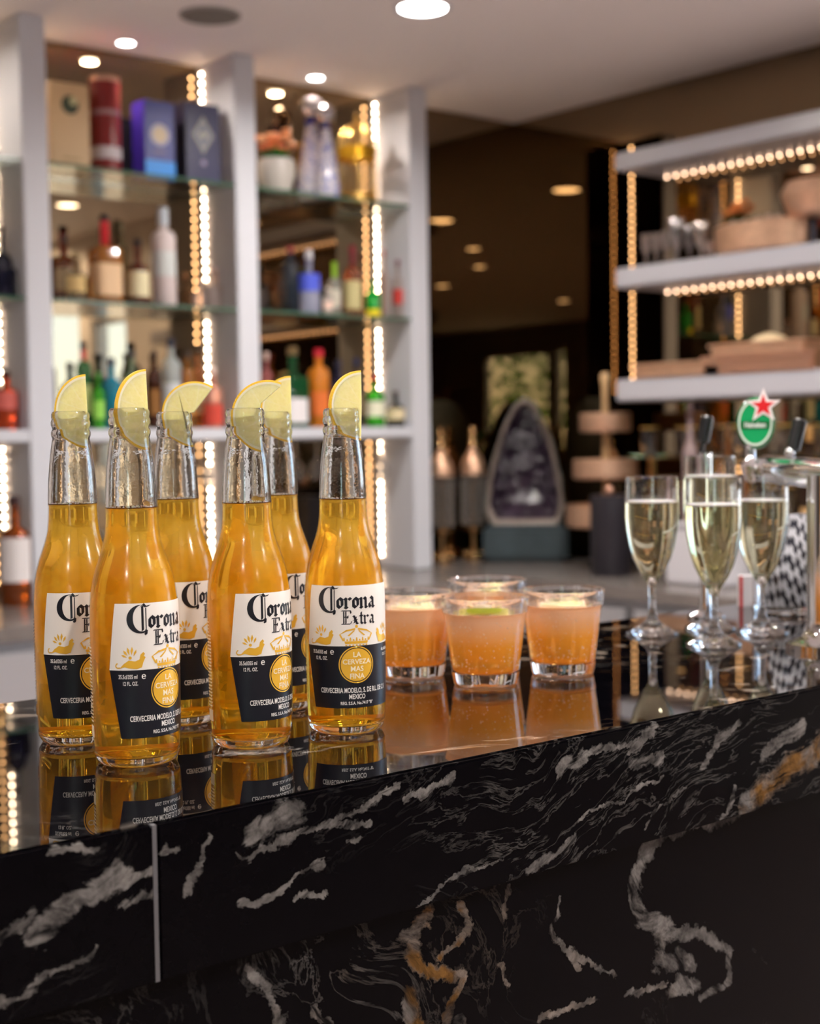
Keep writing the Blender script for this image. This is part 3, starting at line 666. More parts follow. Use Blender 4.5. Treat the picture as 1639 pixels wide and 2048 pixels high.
def build_beer():
    t = thing('beer_bottle', '', 'bottle', (0, 0, 0), 0, 'clear lager bottles lined up on the bar')
    def flute(a, z):   # the neck is lightly panelled where it is empty
        return 1.0
    MB().lathe([(.0005, .0035), (.016, .003), (.022, .0008)]+BP+IP, 72).build('glass', 'bottle_glass', t)
    lp = [(.0005, .0087), (.008, .0083), (.018, .0063), (.0262, .0068), (.0284, .0085), (.0289, .0120)]+[(rad(z)-.0006, z) for z in [.017+.0045*i for i in range(35)]]+[(.0172, .1742), (.0167, .1752), (.0152, .1745), (.0005, .1743)]
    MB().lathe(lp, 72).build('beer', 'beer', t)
    mb = MB(); rg = random.Random(3)
    for i in range(60):
        a = rg.uniform(0, 2*PI); r = .0155*math.sqrt(rg.uniform(.3, 1)); mb.ico((r*math.cos(a), r*math.sin(a), .1750+rg.uniform(0, .0006)), rg.uniform(.0004, .0009))
    f = mb.build('froth', 'froth', t); f['kind'] = 'stuff'
    MB().lathe([(.0150, .1748), (.0176, .1750), (.0176, .1756), (.0150, .1754)], 48, closed=True).build('meniscus_ring', cm((96, 58, 34), .5), t)  # dark line at the meniscus put in as a brown ring
    # front label
    zt, zm, zb = .1120, .0672, .0210
    lab = Flat().poly([(-.0372, zt), (.0372, zt), (.0420, zm), (-.0420, zm)][::-1]).build('label', 'lab_white', t, .00015); lab['label'] = 'white upper half of the front label'
    bk = Flat().poly([(-.0418, zm), (.0418, zm), (.0345, zb), (-.0345, zb)][::-1]).build('lower_label', 'lab_black', t, .00015); bk['label'] = 'black lower half of the front label'
    L = Flat(); k = .0086
    capC(L, -.0290, .0935, k); write(L, 'orona', -.0290+1.50*k, .0950, k)
    L.nib([(0, 0), (.10, -.10), (.02, -.42)], .16, 40, .0296, .0948, k)
    L.v = [((a+.0290)*1.10-.0290, b_) for a, b_ in L.v]
    L2 = Flat(); write(L2, 'Extra', 0, .0832, .0070, .23); L2.v = [(a*1.12-.0112, b_) for a, b_ in L2.v]
    L2.build('extra_lettering', 'lab_black', lab, .00030)
    L.build('brand_lettering', 'lab_black', lab, .00030)
    G = Flat()
    # crown
    cu, cz, s = .0, .0672, 1.
    def P(*pts): G.poly([(cu+x*.001*s, cz+y*.001*s) for x, y in pts])
    P((-8.6, 1.6), (8.6, 1.6), (9.2, 3.6), (-9.2, 3.6))
    for i in range(-3, 4): P((i*2.6-.7, .2), (i*2.6+.7, .2), (i*2.6+.7, 1.1), (i*2.6-.7, 1.1))
    for i in range(-4, 5):
        x = i*2.35; h = 6.4 if i % 2 == 0 else 5.2; P((x-.8, 3.9), (x+.8, 3.9), (x+.35, h), (x-.35, h))
    for sgn in (-1, 1):
        P((sgn*9.2, 3.8), (sgn*10.4, 3.8), (sgn*13.0, 8.6), (sgn*11.9, 8.9))
        P((sgn*11.9, 8.9), (sgn*13.0, 8.6), (sgn*8.0, 12.0), (sgn*7.4, 10.9)); P((sgn*7.4, 10.9), (sgn*8.0, 12.0), (sgn*1.0, 13.4), (sgn*1.0, 12.0))
        P((sgn*5.5, 7.4), (sgn*6.9, 7.8), (sgn*2.1, 11.7), (sgn*1.2, 11.4))
    G.poly([(.0012*math.cos(a)+cu, cz+.0145+.0012*math.sin(a)) for a in [i*PI/5 for i in range(10)]])
    # griffins: spread wing, curled tail, raised head
    for sg in (-1, 1):
        gu = sg*.0256; gz = .0678
        def Q(*pts): G.poly([(gu-sg*(x)*.001*1.0, gz+y*.001) for x, y in (pts if sg < 0 else pts[::-1])])
        # local x positive points to the outer side when sg=+1 -> mirrored
        def q2(x): return x
        body = [(-9, .6), (-6, 3.8), (-2.5, 6.2), (1.5, 5.4), (4.5, 6.6), (5.2, 9.8), (7.2, 11.6), (8.2, 10.2), (7.4, 8.8), (8.6, 8.0), (7.0, 4.6), (6.0, 1.2), (2.6, .2), (-2.4, .8), (-5.4, 1.6)]
        pts = [(gu+(x if sg < 0 else -x)*.001, gz+y*.001) for x, y in body]
        G.poly(pts if sg < 0 else pts[::-1])
        for (x0, y0, x1, y1, ww) in [(-3.6, 8.2, -7.6, 9.8, .75), (-3.2, 9.2, -6.2, 13.0, .85), (-2.0, 9.6, -3.4, 15.0, .9), (-.6, 9.6, -.2, 15.4, .9), (.8, 9.0, 2.6, 13.4, .8)]:
            dx, dy = x1-x0, y1-y0; l = math.hypot(dx, dy); nx, ny = -dy/l*ww, dx/l*ww
            pp = [(x0, y0), (x0+.5*dx+nx, y0+.5*dy+ny), (x1, y1), (x0+.6*dx-nx, y0+.6*dy-ny)]
            G.poly([(gu+(x if sg < 0 else -x)*.001, gz+y*.001) for x, y in pp])
        G.disc(gu+(-1.6 if sg < 0 else 1.6)*.001, gz+.0078, .0011, 12)
        tail = [(-8.4, 1.2), (-10.4, .9), (-11.6, 2.0), (-11.2, 3.4), (-10.2, 4.2)]
        for (xa, ya), (xb, yb) in zip(tail, tail[1:]):
            dx, dy = xb-xa, yb-ya; l = math.hypot(dx, dy); nx, ny = -dy/l*.4, dx/l*.4
            G.poly([(gu+(x if sg < 0 else -x)*.001, gz+y*.001) for x, y in ((xa-nx, ya-ny), (xb-nx, yb-ny), (xb+nx, yb+ny), (xa+nx, ya+ny))])
    G.build('crown_and_griffins', 'lab_gold', lab, .00032)
    MZ = .0532
    Flat().disc(0, MZ, .0137, 44, .0129).build('medallion_ring', 'lab_gold', bk, .00030)
    Flat().disc(0, MZ, .0122, 44).build('medallion', 'lab_gold', bk, .00034)
    T2 = Flat()
    for s_, z_, sz in (('LA', .0590, .0054), ('CERVEZA', .0538, .0052), ('MAS', .0484, .0054), ('FINA', .0430, .0054)): T2.text(s_, 0, z_, sz, .98)
    T2.build('medallion_lettering', 'lab_pale', bk, .00050)
    T3 = Flat()
    T3.text('35.5cl/355 ml', -.0290, .0615, .0038, .62); T3.text('\u212e', -.0185, .0612, .0058, .9); T3.text('12 FL. OZ.', -.0275, .0570, .0036, .66)
    T3.build('volume_lettering', 'lab_text', bk, .00032); T3 = Flat()
    T3.text('Alc. 4.5% vol.', .0290, .0615, .0034, .62); T3.text('12 FL. OZ.', .0290, .0575, .0030, .62)
    T3.build('alcohol_lettering', 'lab_text', bk, .00032); T3 = Flat()
    T3.text('CERVECERIA MODELO, S. DE R.L. DE C.V.', 0, .0325, .0052, .60); T3.text('MEXICO', 0, .0278, .0050, .68)
    T3.text('REG. S.S.A. No.7417 "B"', 0, .0236, .0032, .8)
    T3.build('brewer_lettering', 'lab_text', bk, .00032)
    # narrow side label: rows of fine print and a bar code like block
    S = Flat(); rg = random.Random(8)
    u0_ = -.0700
    z = .0920
    for i in range(26):
        z -= .0024; w_ = .0085 if i > 3 else .005
        for j in range(3):
            a = u0_+j*w_/3+rg.uniform(0, .0006); S.poly([(a, z), (a+w_/3*rg.uniform(.55, .95), z), (a+w_/3*.8, z+.0011), (a, z+.0011)])
    S.poly([(u0_, .0100+.009), (u0_+.0085, .019), (u0_+.0085, .0272), (u0_, .0272)])
    S.build('side_label', mat('side_print', (.74, .58, .40), .5), t, .00018)
    return t
BEER = [  # base px, label turn (deg to the right of the viewer), label
    (275, 1520, 45, 'lager bottle nearest the camera, front row at the left end'),
    (503, 1485, 52, 'lager bottle in the middle of the front row'),
    (693, 1457, 16, 'lager bottle at the right end of the front row beside the orange drinks'),
    (158, 1478, 29, 'lager bottle at the left end of the back row'),
    (362, 1440, 59, 'lager bottle in the middle of the back row with a tilted lemon'),
    (560, 1412, 62, 'lager bottle at the right end of the back row, mostly hidden')]
b0 = build_beer(); BPOS = []
for i, (px, py, turn, lb) in enumerate(BEER):
    p, _ = hit(px, py, 2, BAR_Z); rz = face_cam(p.x, p.y)+math.radians(turn)
    o = b0 if i == 0 else dup(b0)
    o.location = (p.x, p.y, BAR_Z+.0002); o.rotation_euler = (0, 0, rz); o['label'] = lb; BPOS.append(p)

# lemon wedges in the bottle necks ----------------------------------------------
def lemon(i, R, a0, a1, cx, cz, turn, label, extra=None, th=.0062, sx=1.):
    """half or part slice: arc a0..a1 (deg, ccw from the right) round its centre at (cx, cz) from the mouth centre"""
    p = BPOS[i]; ang = YAW-PI/2
    ca = math.cos(ang)
    pos = Vector((p.x+cx*math.cos(ang), p.y+cx*math.sin(ang), BAR_Z+.243+cz))
    t = thing('lemon_slice', label, 'lemon slice', pos, ang+math.radians(turn), 'lemon slices in the bottle necks')
    n = 40; A = [math.radians(a0+(a1-a0)*k/n) for k in range(n+1)]
    ri = R*.885; rp = R*.945
    apex = extra or [(0, 0)]
    rg = random.Random(i)
    MB().prism([(sx*ri*math.cos(a), ri*math.sin(a)) for a in A]+apex, -th/2, th/2).build('flesh', 'flesh', t, False)
    def band(r_in, r_out, y, name, m_, hh=1.0):
        mb = MB()
        vs = []; fs = []
        for a in A:
            c, s = sx*math.cos(a), math.sin(a)
            vs += [(r_in*c, -y, r_in*s), (r_out*c, -y*hh, r_out*s), (r_out*c, y*hh, r_out*s), (r_in*c, y, r_in*s)]
        for k in range(n):
            for j in range(4): fs.append((4*k+j, 4*k+(j+1) % 4, 4*k+4+(j+1) % 4, 4*k+4+j))
        fs += [(0, 1, 2, 3), (4*n+3, 4*n+2, 4*n+1, 4*n)]
        mb.add(vs, fs); mb.build(name, m_, t, True, 50)
    band(ri-.0001, rp, th/2*1.0, 'pith', 'pith'); band(rp, R, th/2*.98, 'rind', 'rind', .9)
lemon(0, .0276, 92, 268, .0122, -.001, 24, 'lemon slice in the bottle nearest the camera, showing its orange rind', sx=.79)
lemon(1, .0262, 67, 257, .0165, -.006, 2, 'lemon slice tilted over the rim of the middle front bottle', [(-.0052, -.0255), (-.0055, .006), (-.0050, .0095)])
lemon(2, .0262, 90, 268, .0146, .002, 16, 'lemon slice in the right front bottle beside the orange drinks', sx=.93)
lemon(3, .0272, 92, 266, .0126, .000, 12, 'lemon slice in the left bottle of the back row', sx=.87)
lemon(4, .0257, 56, 262, .0165, -.002, 2, 'lemon slice leaning far right out of the middle back bottle', [(-.0052, -.0245), (-.0052, .0010), (-.0010, .0018)])
lemon(5, .0272, 90, 268, .0135, .002, 10, 'lemon slice partly hidden in the right bottle of the back row', sx=.92)

# ------------------------------------------------------------------ tumblers with orange drinks
def build_tumbler():
    t = thing('tumbler', '', 'drinking glass', (0, 0, 0), 0, 'tumblers of orange fizz on the bar')
    outer = [(.0265, 0), (.0284, .0012), (.0290, .004), (.0300, .010), (.0330, .036), (.0350, .052), (.0361, .0600), (.0366, .0625), (.0379, .0640), (.0390, .074), (.0392, .0782), (.0388, .0788)]
    inner = [(.0380, .0784), (.0374, .070), (.0364, .0625), (.0350, .058), (.0333, .045), (.0288, .0145), (.0270, .0122), (.012, .0118), (.0005, .0118)]
    def fac(a, z):
        if z < .002 or z > .058: return 1.
        k = min(1, (z-.002)/.004)*min(1, (.058-z)/.006)
        return 1+.012*k*abs(math.cos(6*a))-.006*k
    MB().lathe([(.0005, .002), (.022, .002), (.0245, .0004)]+outer+inner, 96, rmod=fac).build('glass', 'tumbler', t)
    liq = [(.0005, .0119), (.012, .0119), (.0271, .0124), (.0296, .0140), (.0326, .036), (.0345, .052), (.0356, .0615), (.0360, .0640), (.0368, .0652), (.036, .0645), (.0005, .0644)]
    MB().lathe(liq, 64).build('drink', 'spritz', t)
    mb = MB(); rg = random.Random(11)
    for i in range(520):
        z = .014+.045*rg.random(); R_ = .0300+.0058*(z-.014)/.045; a = rg.uniform(0, 2*PI)
        mb.ico((R_*.985*math.cos(a), R_*.985*math.sin(a), z), rg.choice((.00025, .0003, .0004, .00055))*1.15)
    for i in range(240):
        a = rg.uniform(0, 2*PI); r = .0345*math.sqrt(rg.random()); mb.ico((r*math.cos(a), r*math.sin(a), .0645+rg.uniform(0, .0008)), rg.uniform(.0004, .0010))
    f = mb.build('bubbles', 'bubble', t); f['kind'] = 'stuff'
    mb = MB()
    for (x, y, z, a, b_) in [(.008, .012, .0605, .4, .3), (-.016, .006, .0600, 1.2, .5), (.018, -.004, .0595, .9, .4)]:
        mb = MB()
        bm = bmesh.new(); bmesh.ops.create_cube(bm, size=.017); bmesh.ops.bevel(bm, geom=bm.edges[:], offset=.003, segments=2, affect='EDGES')
        bm.verts.index_update(); Mx = Matrix.Rotation(a, 3, 'Z') @ Matrix.Rotation(b_, 3, 'X')
        mb.add([Mx @ v.co+Vector((x, y, z)) for v in bm.verts], [tuple(v.index for v in f.verts) for f in bm.faces]); bm.free()
        mb.build('ice_cube', 'ice', t)
    return t
TUM = [(971, 1368, 'tumbler of orange fizz at the front of its group with a green-rimmed lime slice'),
       (1125, 1347, 'tumbler of orange fizz on the right, nearest the champagne flutes'),
       (826, 1352, 'tumbler of orange fizz half hidden behind the right front beer bottle'),
       (975, 1315, 'tumbler of orange fizz at the back, its rim showing above the front one')]
t0 = build_tumbler()
def citrus_slice(loc_, rz, tilt, label, rind):
    t = thing('citrus_slice', label, 'citrus slice', loc_, rz, 'citrus slices floating in the tumblers'); t.rotation_euler = (PI/2+tilt, 0, rz)
    n = 30; R = .0215; A = [PI*k/n for k in range(n+1)]
    MB().prism([(R*.92*math.cos(a), R*.92*math.sin(a)) for a in A], -.0022, .0022).build('flesh', 'flesh', t, True, 30)
    MB().prism([(R*math.cos(a), R*math.sin(a)) for a in A]+[(R*.925*math.cos(a), R*.925*math.sin(a)) for a in A[::-1]], -.0025, .0025).build('rind', rind, t, True, 30)
for i, (px, py, lb) in enumerate(TUM):
    p, _ = hit(px, py, 2, BAR_Z); o = t0 if i == 0 else dup(t0)
    o.location = (p.x, p.y, BAR_Z+.0002); o.rotation_euler = (0, 0, .7*i); o['label'] = lb
    fx, fy = math.cos(YAW), math.sin(YAW)
    k = .004
    citrus_slice((p.x-fx*k*2-.002, p.y-fy*k*2, BAR_Z+.0668), YAW-PI/2+.3*i, -.12 if i == 0 else .10,
        ['pale lime slice with green rim floating in the front tumbler', 'pale citrus slice floating in the right tumbler', 'pale citrus slice in the tumbler behind the bottle', 'pale citrus slice in the back tumbler'][i], 'limerind' if i == 0 else 'pith')

# ------------------------------------------------------------------ champagne flutes
def build_flute(H, fillz):
    t = thing('champagne_flute', '', 'champagne flute', (0, 0, 0), 0, 'champagne flutes on the bar')
    k = (H-.066)/(.174-.066)
    def Z(z): return z if z < .066 else .066+(z-.066)*k
    outer = [(.0286, 0), (.0290, .0012), (.0284, .0028), (.022, .0058), (.013, .0105), (.0075, .0155), (.0050, .021), (.0041, .029), (.0039, .040), (.0043, .050), (.0062, .0575), (.0100, .0635),
             (.0150, .0715), (.0205, .083), (.0252, .0985), (.0281, .1150), (.0293, .130), (.0292, .145), (.0287, .160), (.0283, .1738)]
    inner = [(.0275, .1740), (.0279, .160), (.0284, .145), (.0285, .130), (.0273, .1150), (.0243, .0985), (.0195, .083), (.0136, .0722), (.0070, .0665), (.0005, .0650)]
    MB().lathe([(.0005, .0022), (.020, .0018), (.026, .0002)]+[(r, Z(z)) for r, z in outer]+[(r, Z(z)) for r, z in inner], 64).build('glass', 'clear', t)
    fz = fillz
    pr = [(r+.00025, Z(z)) for r, z in inner[::-1]]
    liq = []
    for (ra, za), (rb, zb) in zip(pr, pr[1:]):
        liq.append((ra, za))
        if za <= fz < zb: rr = ra+(rb-ra)*(fz-za)/(zb-za); liq.append((rr, fz)); break
    MB().lathe(liq+[(rr-.0012, fz-.0006), (.0005, fz-.0006)], 56).build('sparkling_wine', 'wine', t)
    mb = MB(); rg = random.Random(int(H*1000)); mb.lathe([(.0005, fz-.0004), (rr-.0008, fz-.0004), (rr-.0006, fz+.0010), (rr-.003, fz+.0016), (.0005, fz+.0009)], 40)
    f = mb.build('froth', 'froth', t); f['kind'] = 'stuff'
    mb = MB()
    for i in range(70):
        z = rg.uniform(.075, fz-.004); a = rg.uniform(0, 2*PI); r = rg.uniform(.0, .012)*(z-.06)/.06; mb.ico((r*math.cos(a), r*math.sin(a), z), rg.uniform(.0002, .00045))
    f = mb.build('bubbles', 'bubble', t); f['kind'] = 'stuff'
    return t
FL = [(1304, 1268, 'champagne flute standing on the left of the group'), (1427, 1290, 'champagne flute at the front centre of the group'),
      (1523, 1267, 'champagne flute on the right by the striped straws')]
f0 = build_flute(.174, .146)
for i, (px, py, lb) in enumerate(FL):
    p, _ = hit(px, py, 2, BAR_Z); o = f0 if i == 0 else dup(f0)
    o.location = (p.x, p.y, BAR_Z+.0002); o.rotation_euler = (0, 0, 1.3*i); o['label'] = lb
p, _ = hit(1420, 1258, 2, BAR_Z)
o = build_flute(.1955, .172); o.location = (p.x, p.y, BAR_Z+.0002); o['label'] = 'tallest champagne flute standing behind the front centre one'


# ------------------------------------------------------------------ beer tap tower, straws
def pt(px, py, t): d = ray(px, py); return Vector((d[0]*t, d[1]*t, CAM_Z+d[2]*t))

base, _ = hit(1660, 1296, 2, BAR_Z)
tp = pt(1662, 947, 1.50)
tw = thing('beer_tap_tower', 'chrome beer tap tower with a round green badge and black lever', 'beer tap', (base.x, base.y, BAR_Z))
def tl(v): return (v[0]-base.x, v[1]-base.y, v[2]-BAR_Z)
ze = tp.z-BAR_Z
MB().lathe([(.0, 0), (.045, 0), (.045, .006), (.030, .012), (.0245, .020), (.0235, .030), (.0235, ze), (.0, ze)], 40).build('column', 'chrome', tw)
e0 = Vector(tl(pt(1530, 938, 1.66))); e1 = Vector((0, 0, ze)); e2 = e1+(e1-e0)*1.2
MB().tube([e0, e0.lerp(e1, .02), e1, e2], .0160, 32).build('cross_tube', 'chrome', tw)
MB().sphere(tuple(e0-(e1-e0).normalized()*.001), .0105, 16, 10).build('end_cap', cm((110, 90, 50), .3, 1.), tw)
# tap with badge
a = Vector(tl(pt(1500, 945, 1.66)))
tp_ = MB().lathe([(.0, -.012), (.008, -.010), (.010, .0), (.012, .008), (.0085, .014), (.006, .018), (.0055, .030), (.007, .033), (0, .034)], 24, tuple(a)).build('tap', 'chrome', tw)
MB().tube([a+Vector((0, 0, .002)), e0], .006, 12).build('tap_arm', 'chrome', tp_)
bc = pt(1511, 846, 1.655)
bg_ = MB().lathe([(.0, -.008), (.022, -.008), (.0262, -.005), (.0272, 0), (.0262, .005), (.022, .008), (0, .008)], 40).build('badge', cm((20, 105, 60), .2, 0, 0, .6), tw)
bang = YAW-PI/2-.35
RB = Matrix.Rotation(bang, 4, 'Z') @ Matrix.Rotation(PI/2, 4, 'X')
def badge_place(o, off):
    o.matrix_local = Matrix.Translation(Vector(tl(bc))) @ RB @ Matrix.Translation(Vector((0, 0, off))) @ Matrix.Diagonal((.82, 1.13, 1, 1))
badge_place(bg_, 0)
def badge_art(name, F_, m_, off):
    o = F_.build(name, m_, tw, 0, wrap=False); badge_place(o, off); return o
badge_art('badge_face', Flat().disc(0, 0, .0215), cm((30, 150, 90), .25), .0082)
badge_art('badge_rim', Flat().disc(0, 0, .0235, 44, .0212), cm((215, 225, 215), .3), .0083)
badge_art('badge_band', Flat().poly([(-.0205, -.0065), (.0205, -.0065), (.0208, .0020), (-.0208, .0020)]), cm((16, 95, 50), .3), .0085)
badge_art('badge_lettering', Flat().text('Heineken', 0, -.0045, .0078, 1.0), cm((235, 240, 235), .4), .0088)
def star(R1, R2, cx=0, cz=0): return [(cx+(R1 if i % 2 == 0 else R2)*math.sin(PI*i/5), cz+(R1 if i % 2 == 0 else R2)*math.cos(PI*i/5)) for i in range(10)]
SB = MB().prism([(x, z) for x, z in star(.0205, .0088)], -.003, .003).build('star', cm((235, 225, 225), .3), tw, False)
SB.location = tl(pt(1526, 812, 1.645)); SB.rotation_euler = (0, 0, bang)
S2 = MB().prism([(x, z) for x, z in star(.0135, .0054)], -.0036, -.0029).build('star_face', cm((205, 40, 45), .3), SB, False)
def lever(px, y0, y1, t, dpx, par, off):
    p0 = Vector(off(pt(px, y1, t))); p1 = Vector(off(pt(px+dpx, y0, t)))
    MB().tube([p0, p0.lerp(p1, .25), p0.lerp(p1, .3), p1.lerp(p0, .05), p1], [.0035, .0035, .0075, .0082, .006], 14).build('lever', 'black_plastic', par)
lever(1580, 838, 925, 1.58, 20, tw, tl)
MB().sphere(tl(pt(1578, 905, 1.578)), .006, 14, 8).build('lever_joint', 'chrome', tw)
b2, _ = hit(1412, 1236, 2, BAR_Z)
b2 = Vector((b2.x, b2.y, BAR_Z)); t2 = thing('beer_tap', 'slim beer tap with a black lever behind the champagne flutes', 'beer tap', b2)
_, tt_ = hit(1412, 1236, 2, BAR_Z)
top2 = pt(1412, 905, tt_).z-BAR_Z
MB().lathe([(0, 0), (.022, 0), (.022, .004), (.009, .010), (.0075, .02), (.0075, top2), (0, top2)], 24).build('column', 'chrome', t2)
lever(1402, 832, 905, tt_, 12, t2, lambda v: (v[0]-b2.x, v[1]-b2.y, v[2]-BAR_Z))

# striped paper straws in a clear holder
m, nt, b = new_mat('straw_stripe'); tc = nt.nodes.new('ShaderNodeTexCoord'); sp = nt.nodes.new('ShaderNodeSeparateXYZ'); link(nt, tc.outputs['Object'], sp.inputs[0])
an = math_node(nt, 'DIVIDE', math_node(nt, 'ARCTAN2', sp.outputs['Y'], sp.outputs['X']), 2*PI)
fr = math_node(nt, 'FRACT', math_node(nt, 'ADD', math_node(nt, 'MULTIPLY', sp.outputs['Z'], 46), an))
link(nt, mixc(nt, ramp(nt, fr, [(.45, 0.), (.5, 1.)]), (.016, .016, .03), (.72, .72, .78)), b.inputs['Base Color']); b.inputs['Roughness'].default_value = .5
M['straw'] = m
sc_, st_ = hit(1566, 1226, 2, BAR_Z)
h_ = thing('straw_holder', 'clear glass holder full of striped straws at the back of the bar', 'glass', (sc_.x, sc_.y, BAR_Z))
MB().lathe([(.0005, .002), (.033, 0), (.036, .002), (.0375, .085), (.0365, .0855), (.0345, .010), (.0005, .008)], 48).build('glass', 'clear', h_)
rg = random.Random(5)
sproto = None; n_ = 0
rightv = Vector((math.sin(YAW), -math.cos(YAW), 0)); fwd = Vector((math.cos(YAW), math.sin(YAW), 0))
for row in range(4):
    for j in range(8-row % 2):
        u = -.0290+.0077*j+(.0038 if row % 2 else 0); dpt = -.014+row*.0085
        if u*u+dpt*dpt > .0300**2: continue
        foot = sc_+rightv*(u*.85-.002)+fwd*dpt; foot.z = BAR_Z+.0098
        tip = sc_+rightv*(u*.55+.018)+fwd*(dpt*.8); L_ = .119-abs(u-.004)*.9+rg.uniform(-.004, .004)
        tip.z = BAR_Z+.13; d = (tip-foot).normalized()
        if sproto is None:
            o = MB().lathe([(.0026, 0), (.0026, 1), (.0037, 1), (.0037, 0)], 14, closed=True)
            o = MB().lathe([(.0026, 0), (.0026, .112), (.0037, .112), (.0037, 0)], 14, closed=True).build('paper_straw', 'straw', None); sproto = o
        else: o = sproto.copy(); COL.objects.link(o)
        o.location = foot; o.rotation_euler = (d.to_track_quat('Z', 'Y') @ Matrix.Rotation(rg.uniform(0, 2*PI), 4, 'Z').to_quaternion()).to_euler(); 
        tag(o, 'black and white striped paper straw in the clear holder', 'straw', 'striped paper straws in the clear holder'); n_ += 1
p, t_ = hit(1492, 1213, 2, BAR_Z)
cx = thing('small_carton', 'small red and white carton on the bar behind the right flute', 'box', (p.x, p.y, BAR_Z), YAW-PI/2)
MB().box((0, 0, .020), (.020, .014, .040), 0, .0006).build('carton', cm((215, 210, 215)), cx)
MB().box((-.0085, -.0074, .020), (.004, .0008, .0395)).build('red_band', cm((190, 40, 40)), cx)

# ------------------------------------------------------------------ background bottles
def bottle(label, px, ytop, wpx, zsup, Y, glass, lab, cap, group, style='round', labz=(.18, .50), neck=None, X=None, cat='bottle', capf=.10, trans=.6, ybot=None, foil=None):
    q, t = hit(px, (ytop+400)/1.5, 1, Y) if X is None else hit(px, ytop, 0, X)
    if X is None:
        q, t = hit(px, ytop, 1, Y)
    x, y = q.x, q.y; H = q.z-zsup; R = wpx*t/FPX/2
    o = thing('spirit_bottle', label, cat, (x, y, zsup), 0, group)
    sh = {'round': (.60, .72, .30), 'tall': (.70, .78, .36), 'squat': (.50, .64, .26), 'square': (.60, .66, .30), 'taper': (.42, .82, .28)}[style]
    nr = R*sh[2] if neck is None else neck
    prof = [(R*.0, 0), (R*.9, 0), (R, H*.02), (R, H*sh[0]), (R*.93, H*(sh[0]*.7+sh[1]*.3)), ((R+nr)*.55, H*(sh[0]*.3+sh[1]*.7)), (nr*1.05, H*sh[1]), (nr, H*(1-capf)), (nr, H*.985), (0, H*.985)]
    rm = None
    if style == 'square':
        def rm(a, z): 
            if z > H*.62: return 1.
            c, s_ = abs(math.cos(a)), abs(math.sin(a)); return min(1.25, 1/((c**6+s_**6)**(1/6)))*.92
    MB().lathe(prof, 32, rmod=rm).build('body', cm(glass, .08, 0, trans), o)
    if lab:
        za, zb = H*labz[0], H*labz[1]; f = face_cam(x, y); n = 14; mb = MB(); vs = []; fs = []
        for i in range(n+1):
            a = f-1.15+2.3*i/n; r = R*(rm(a, za) if rm else 1)+.0008
            vs += [(r*math.cos(a), r*math.sin(a), za), (r*math.cos(a), r*math.sin(a), zb), ((r+.0008)*math.cos(a), (r+.0008)*math.sin(a), zb), ((r+.0008)*math.cos(a), (r+.0008)*math.sin(a), za)]
        for i in range(n): fs += [(4*i, 4*i+4, 4*i+5, 4*i+1), (4*i+3, 4*i+2, 4*i+6, 4*i+7), (4*i+1, 4*i+5, 4*i+6, 4*i+2), (4*i, 4*i+3, 4*i+7, 4*i+4)]
        fs += [(0, 1, 2, 3), (4*n, 4*n+3, 4*n+2, 4*n+1)]
        mb.add(vs, fs).build('label', cm(lab, .5), o)
    MB().lathe([(0, H*(1-capf)), (nr*1.25, H*(1-capf)), (nr*1.25, H*.995), (nr*1.1, H), (0, H)], 20).build('cap', cm(cap, .35), o)
    if foil: MB().lathe([(nr*1.04, H*sh[1]), (nr*1.08, H*sh[1]+.001), (nr*1.08, H*(1-capf)), (nr*1.0, H*(1-capf))], 20, closed=True).build('neck_foil', cm(foil, .35), o)
    return o
GA, GB_, GC = 'bottles on the middle glass shelf', 'bottles on the second glass shelf', 'bottles on the white shelf'
YB_ = 4.27
# middle glass shelf, bay beside the left pillar
bottle('dark amber whisky bottle at the left end of the middle glass shelf', 128, 470, 34, ZB, 4.29, (120, 55, 20), (150, 130, 100), (40, 30, 30), GB_, 'squat')
bottle('clear decanter bottle with pale label next to the amber whisky bottle', 150, 505, 40, ZB, 4.22, (200, 180, 140), (210, 180, 120), (120, 100, 60), GB_, 'squat', trans=.8)
bottle('square amber whisky bottle with cream label and bright red neck', 208, 430, 62, ZB, 4.25, (200, 130, 60), (225, 190, 150), (30, 25, 25), GB_, 'square', (.08, .44), foil=(200, 30, 45), capf=.07, neck=.013)
bottle('brown whisky bottle with a square cream label and black cap', 274, 478, 46, ZB, 4.25, (110, 45, 25), (225, 215, 175), (35, 28, 28), GB_, 'squat', (.12, .50))
bottle('thin olive bottle behind the cream labelled whisky', 241, 446, 20, ZB, 4.33, (110, 100, 60), None, (90, 80, 50), GB_, 'tall')
bottle('tall frosted white vodka bottle', 325, 416, 48, ZB, 4.24, (222, 208, 208), (200, 205, 205), (190, 200, 210), GB_, 'tall', (.3, .55), trans=.15, capf=.18)
bottle('small clear jar bottle near the light strip of the middle glass shelf', 398, 560, 30, ZB, 4.22, (235, 215, 205), None, (220, 180, 160), GB_, 'squat', trans=.8)
bottle('rounded clear glass bottle with a pale pink tint next to the strip', 428, 535, 44, ZB, 4.30, (245, 225, 220), None, (235, 210, 205), GB_, 'squat', trans=.8)
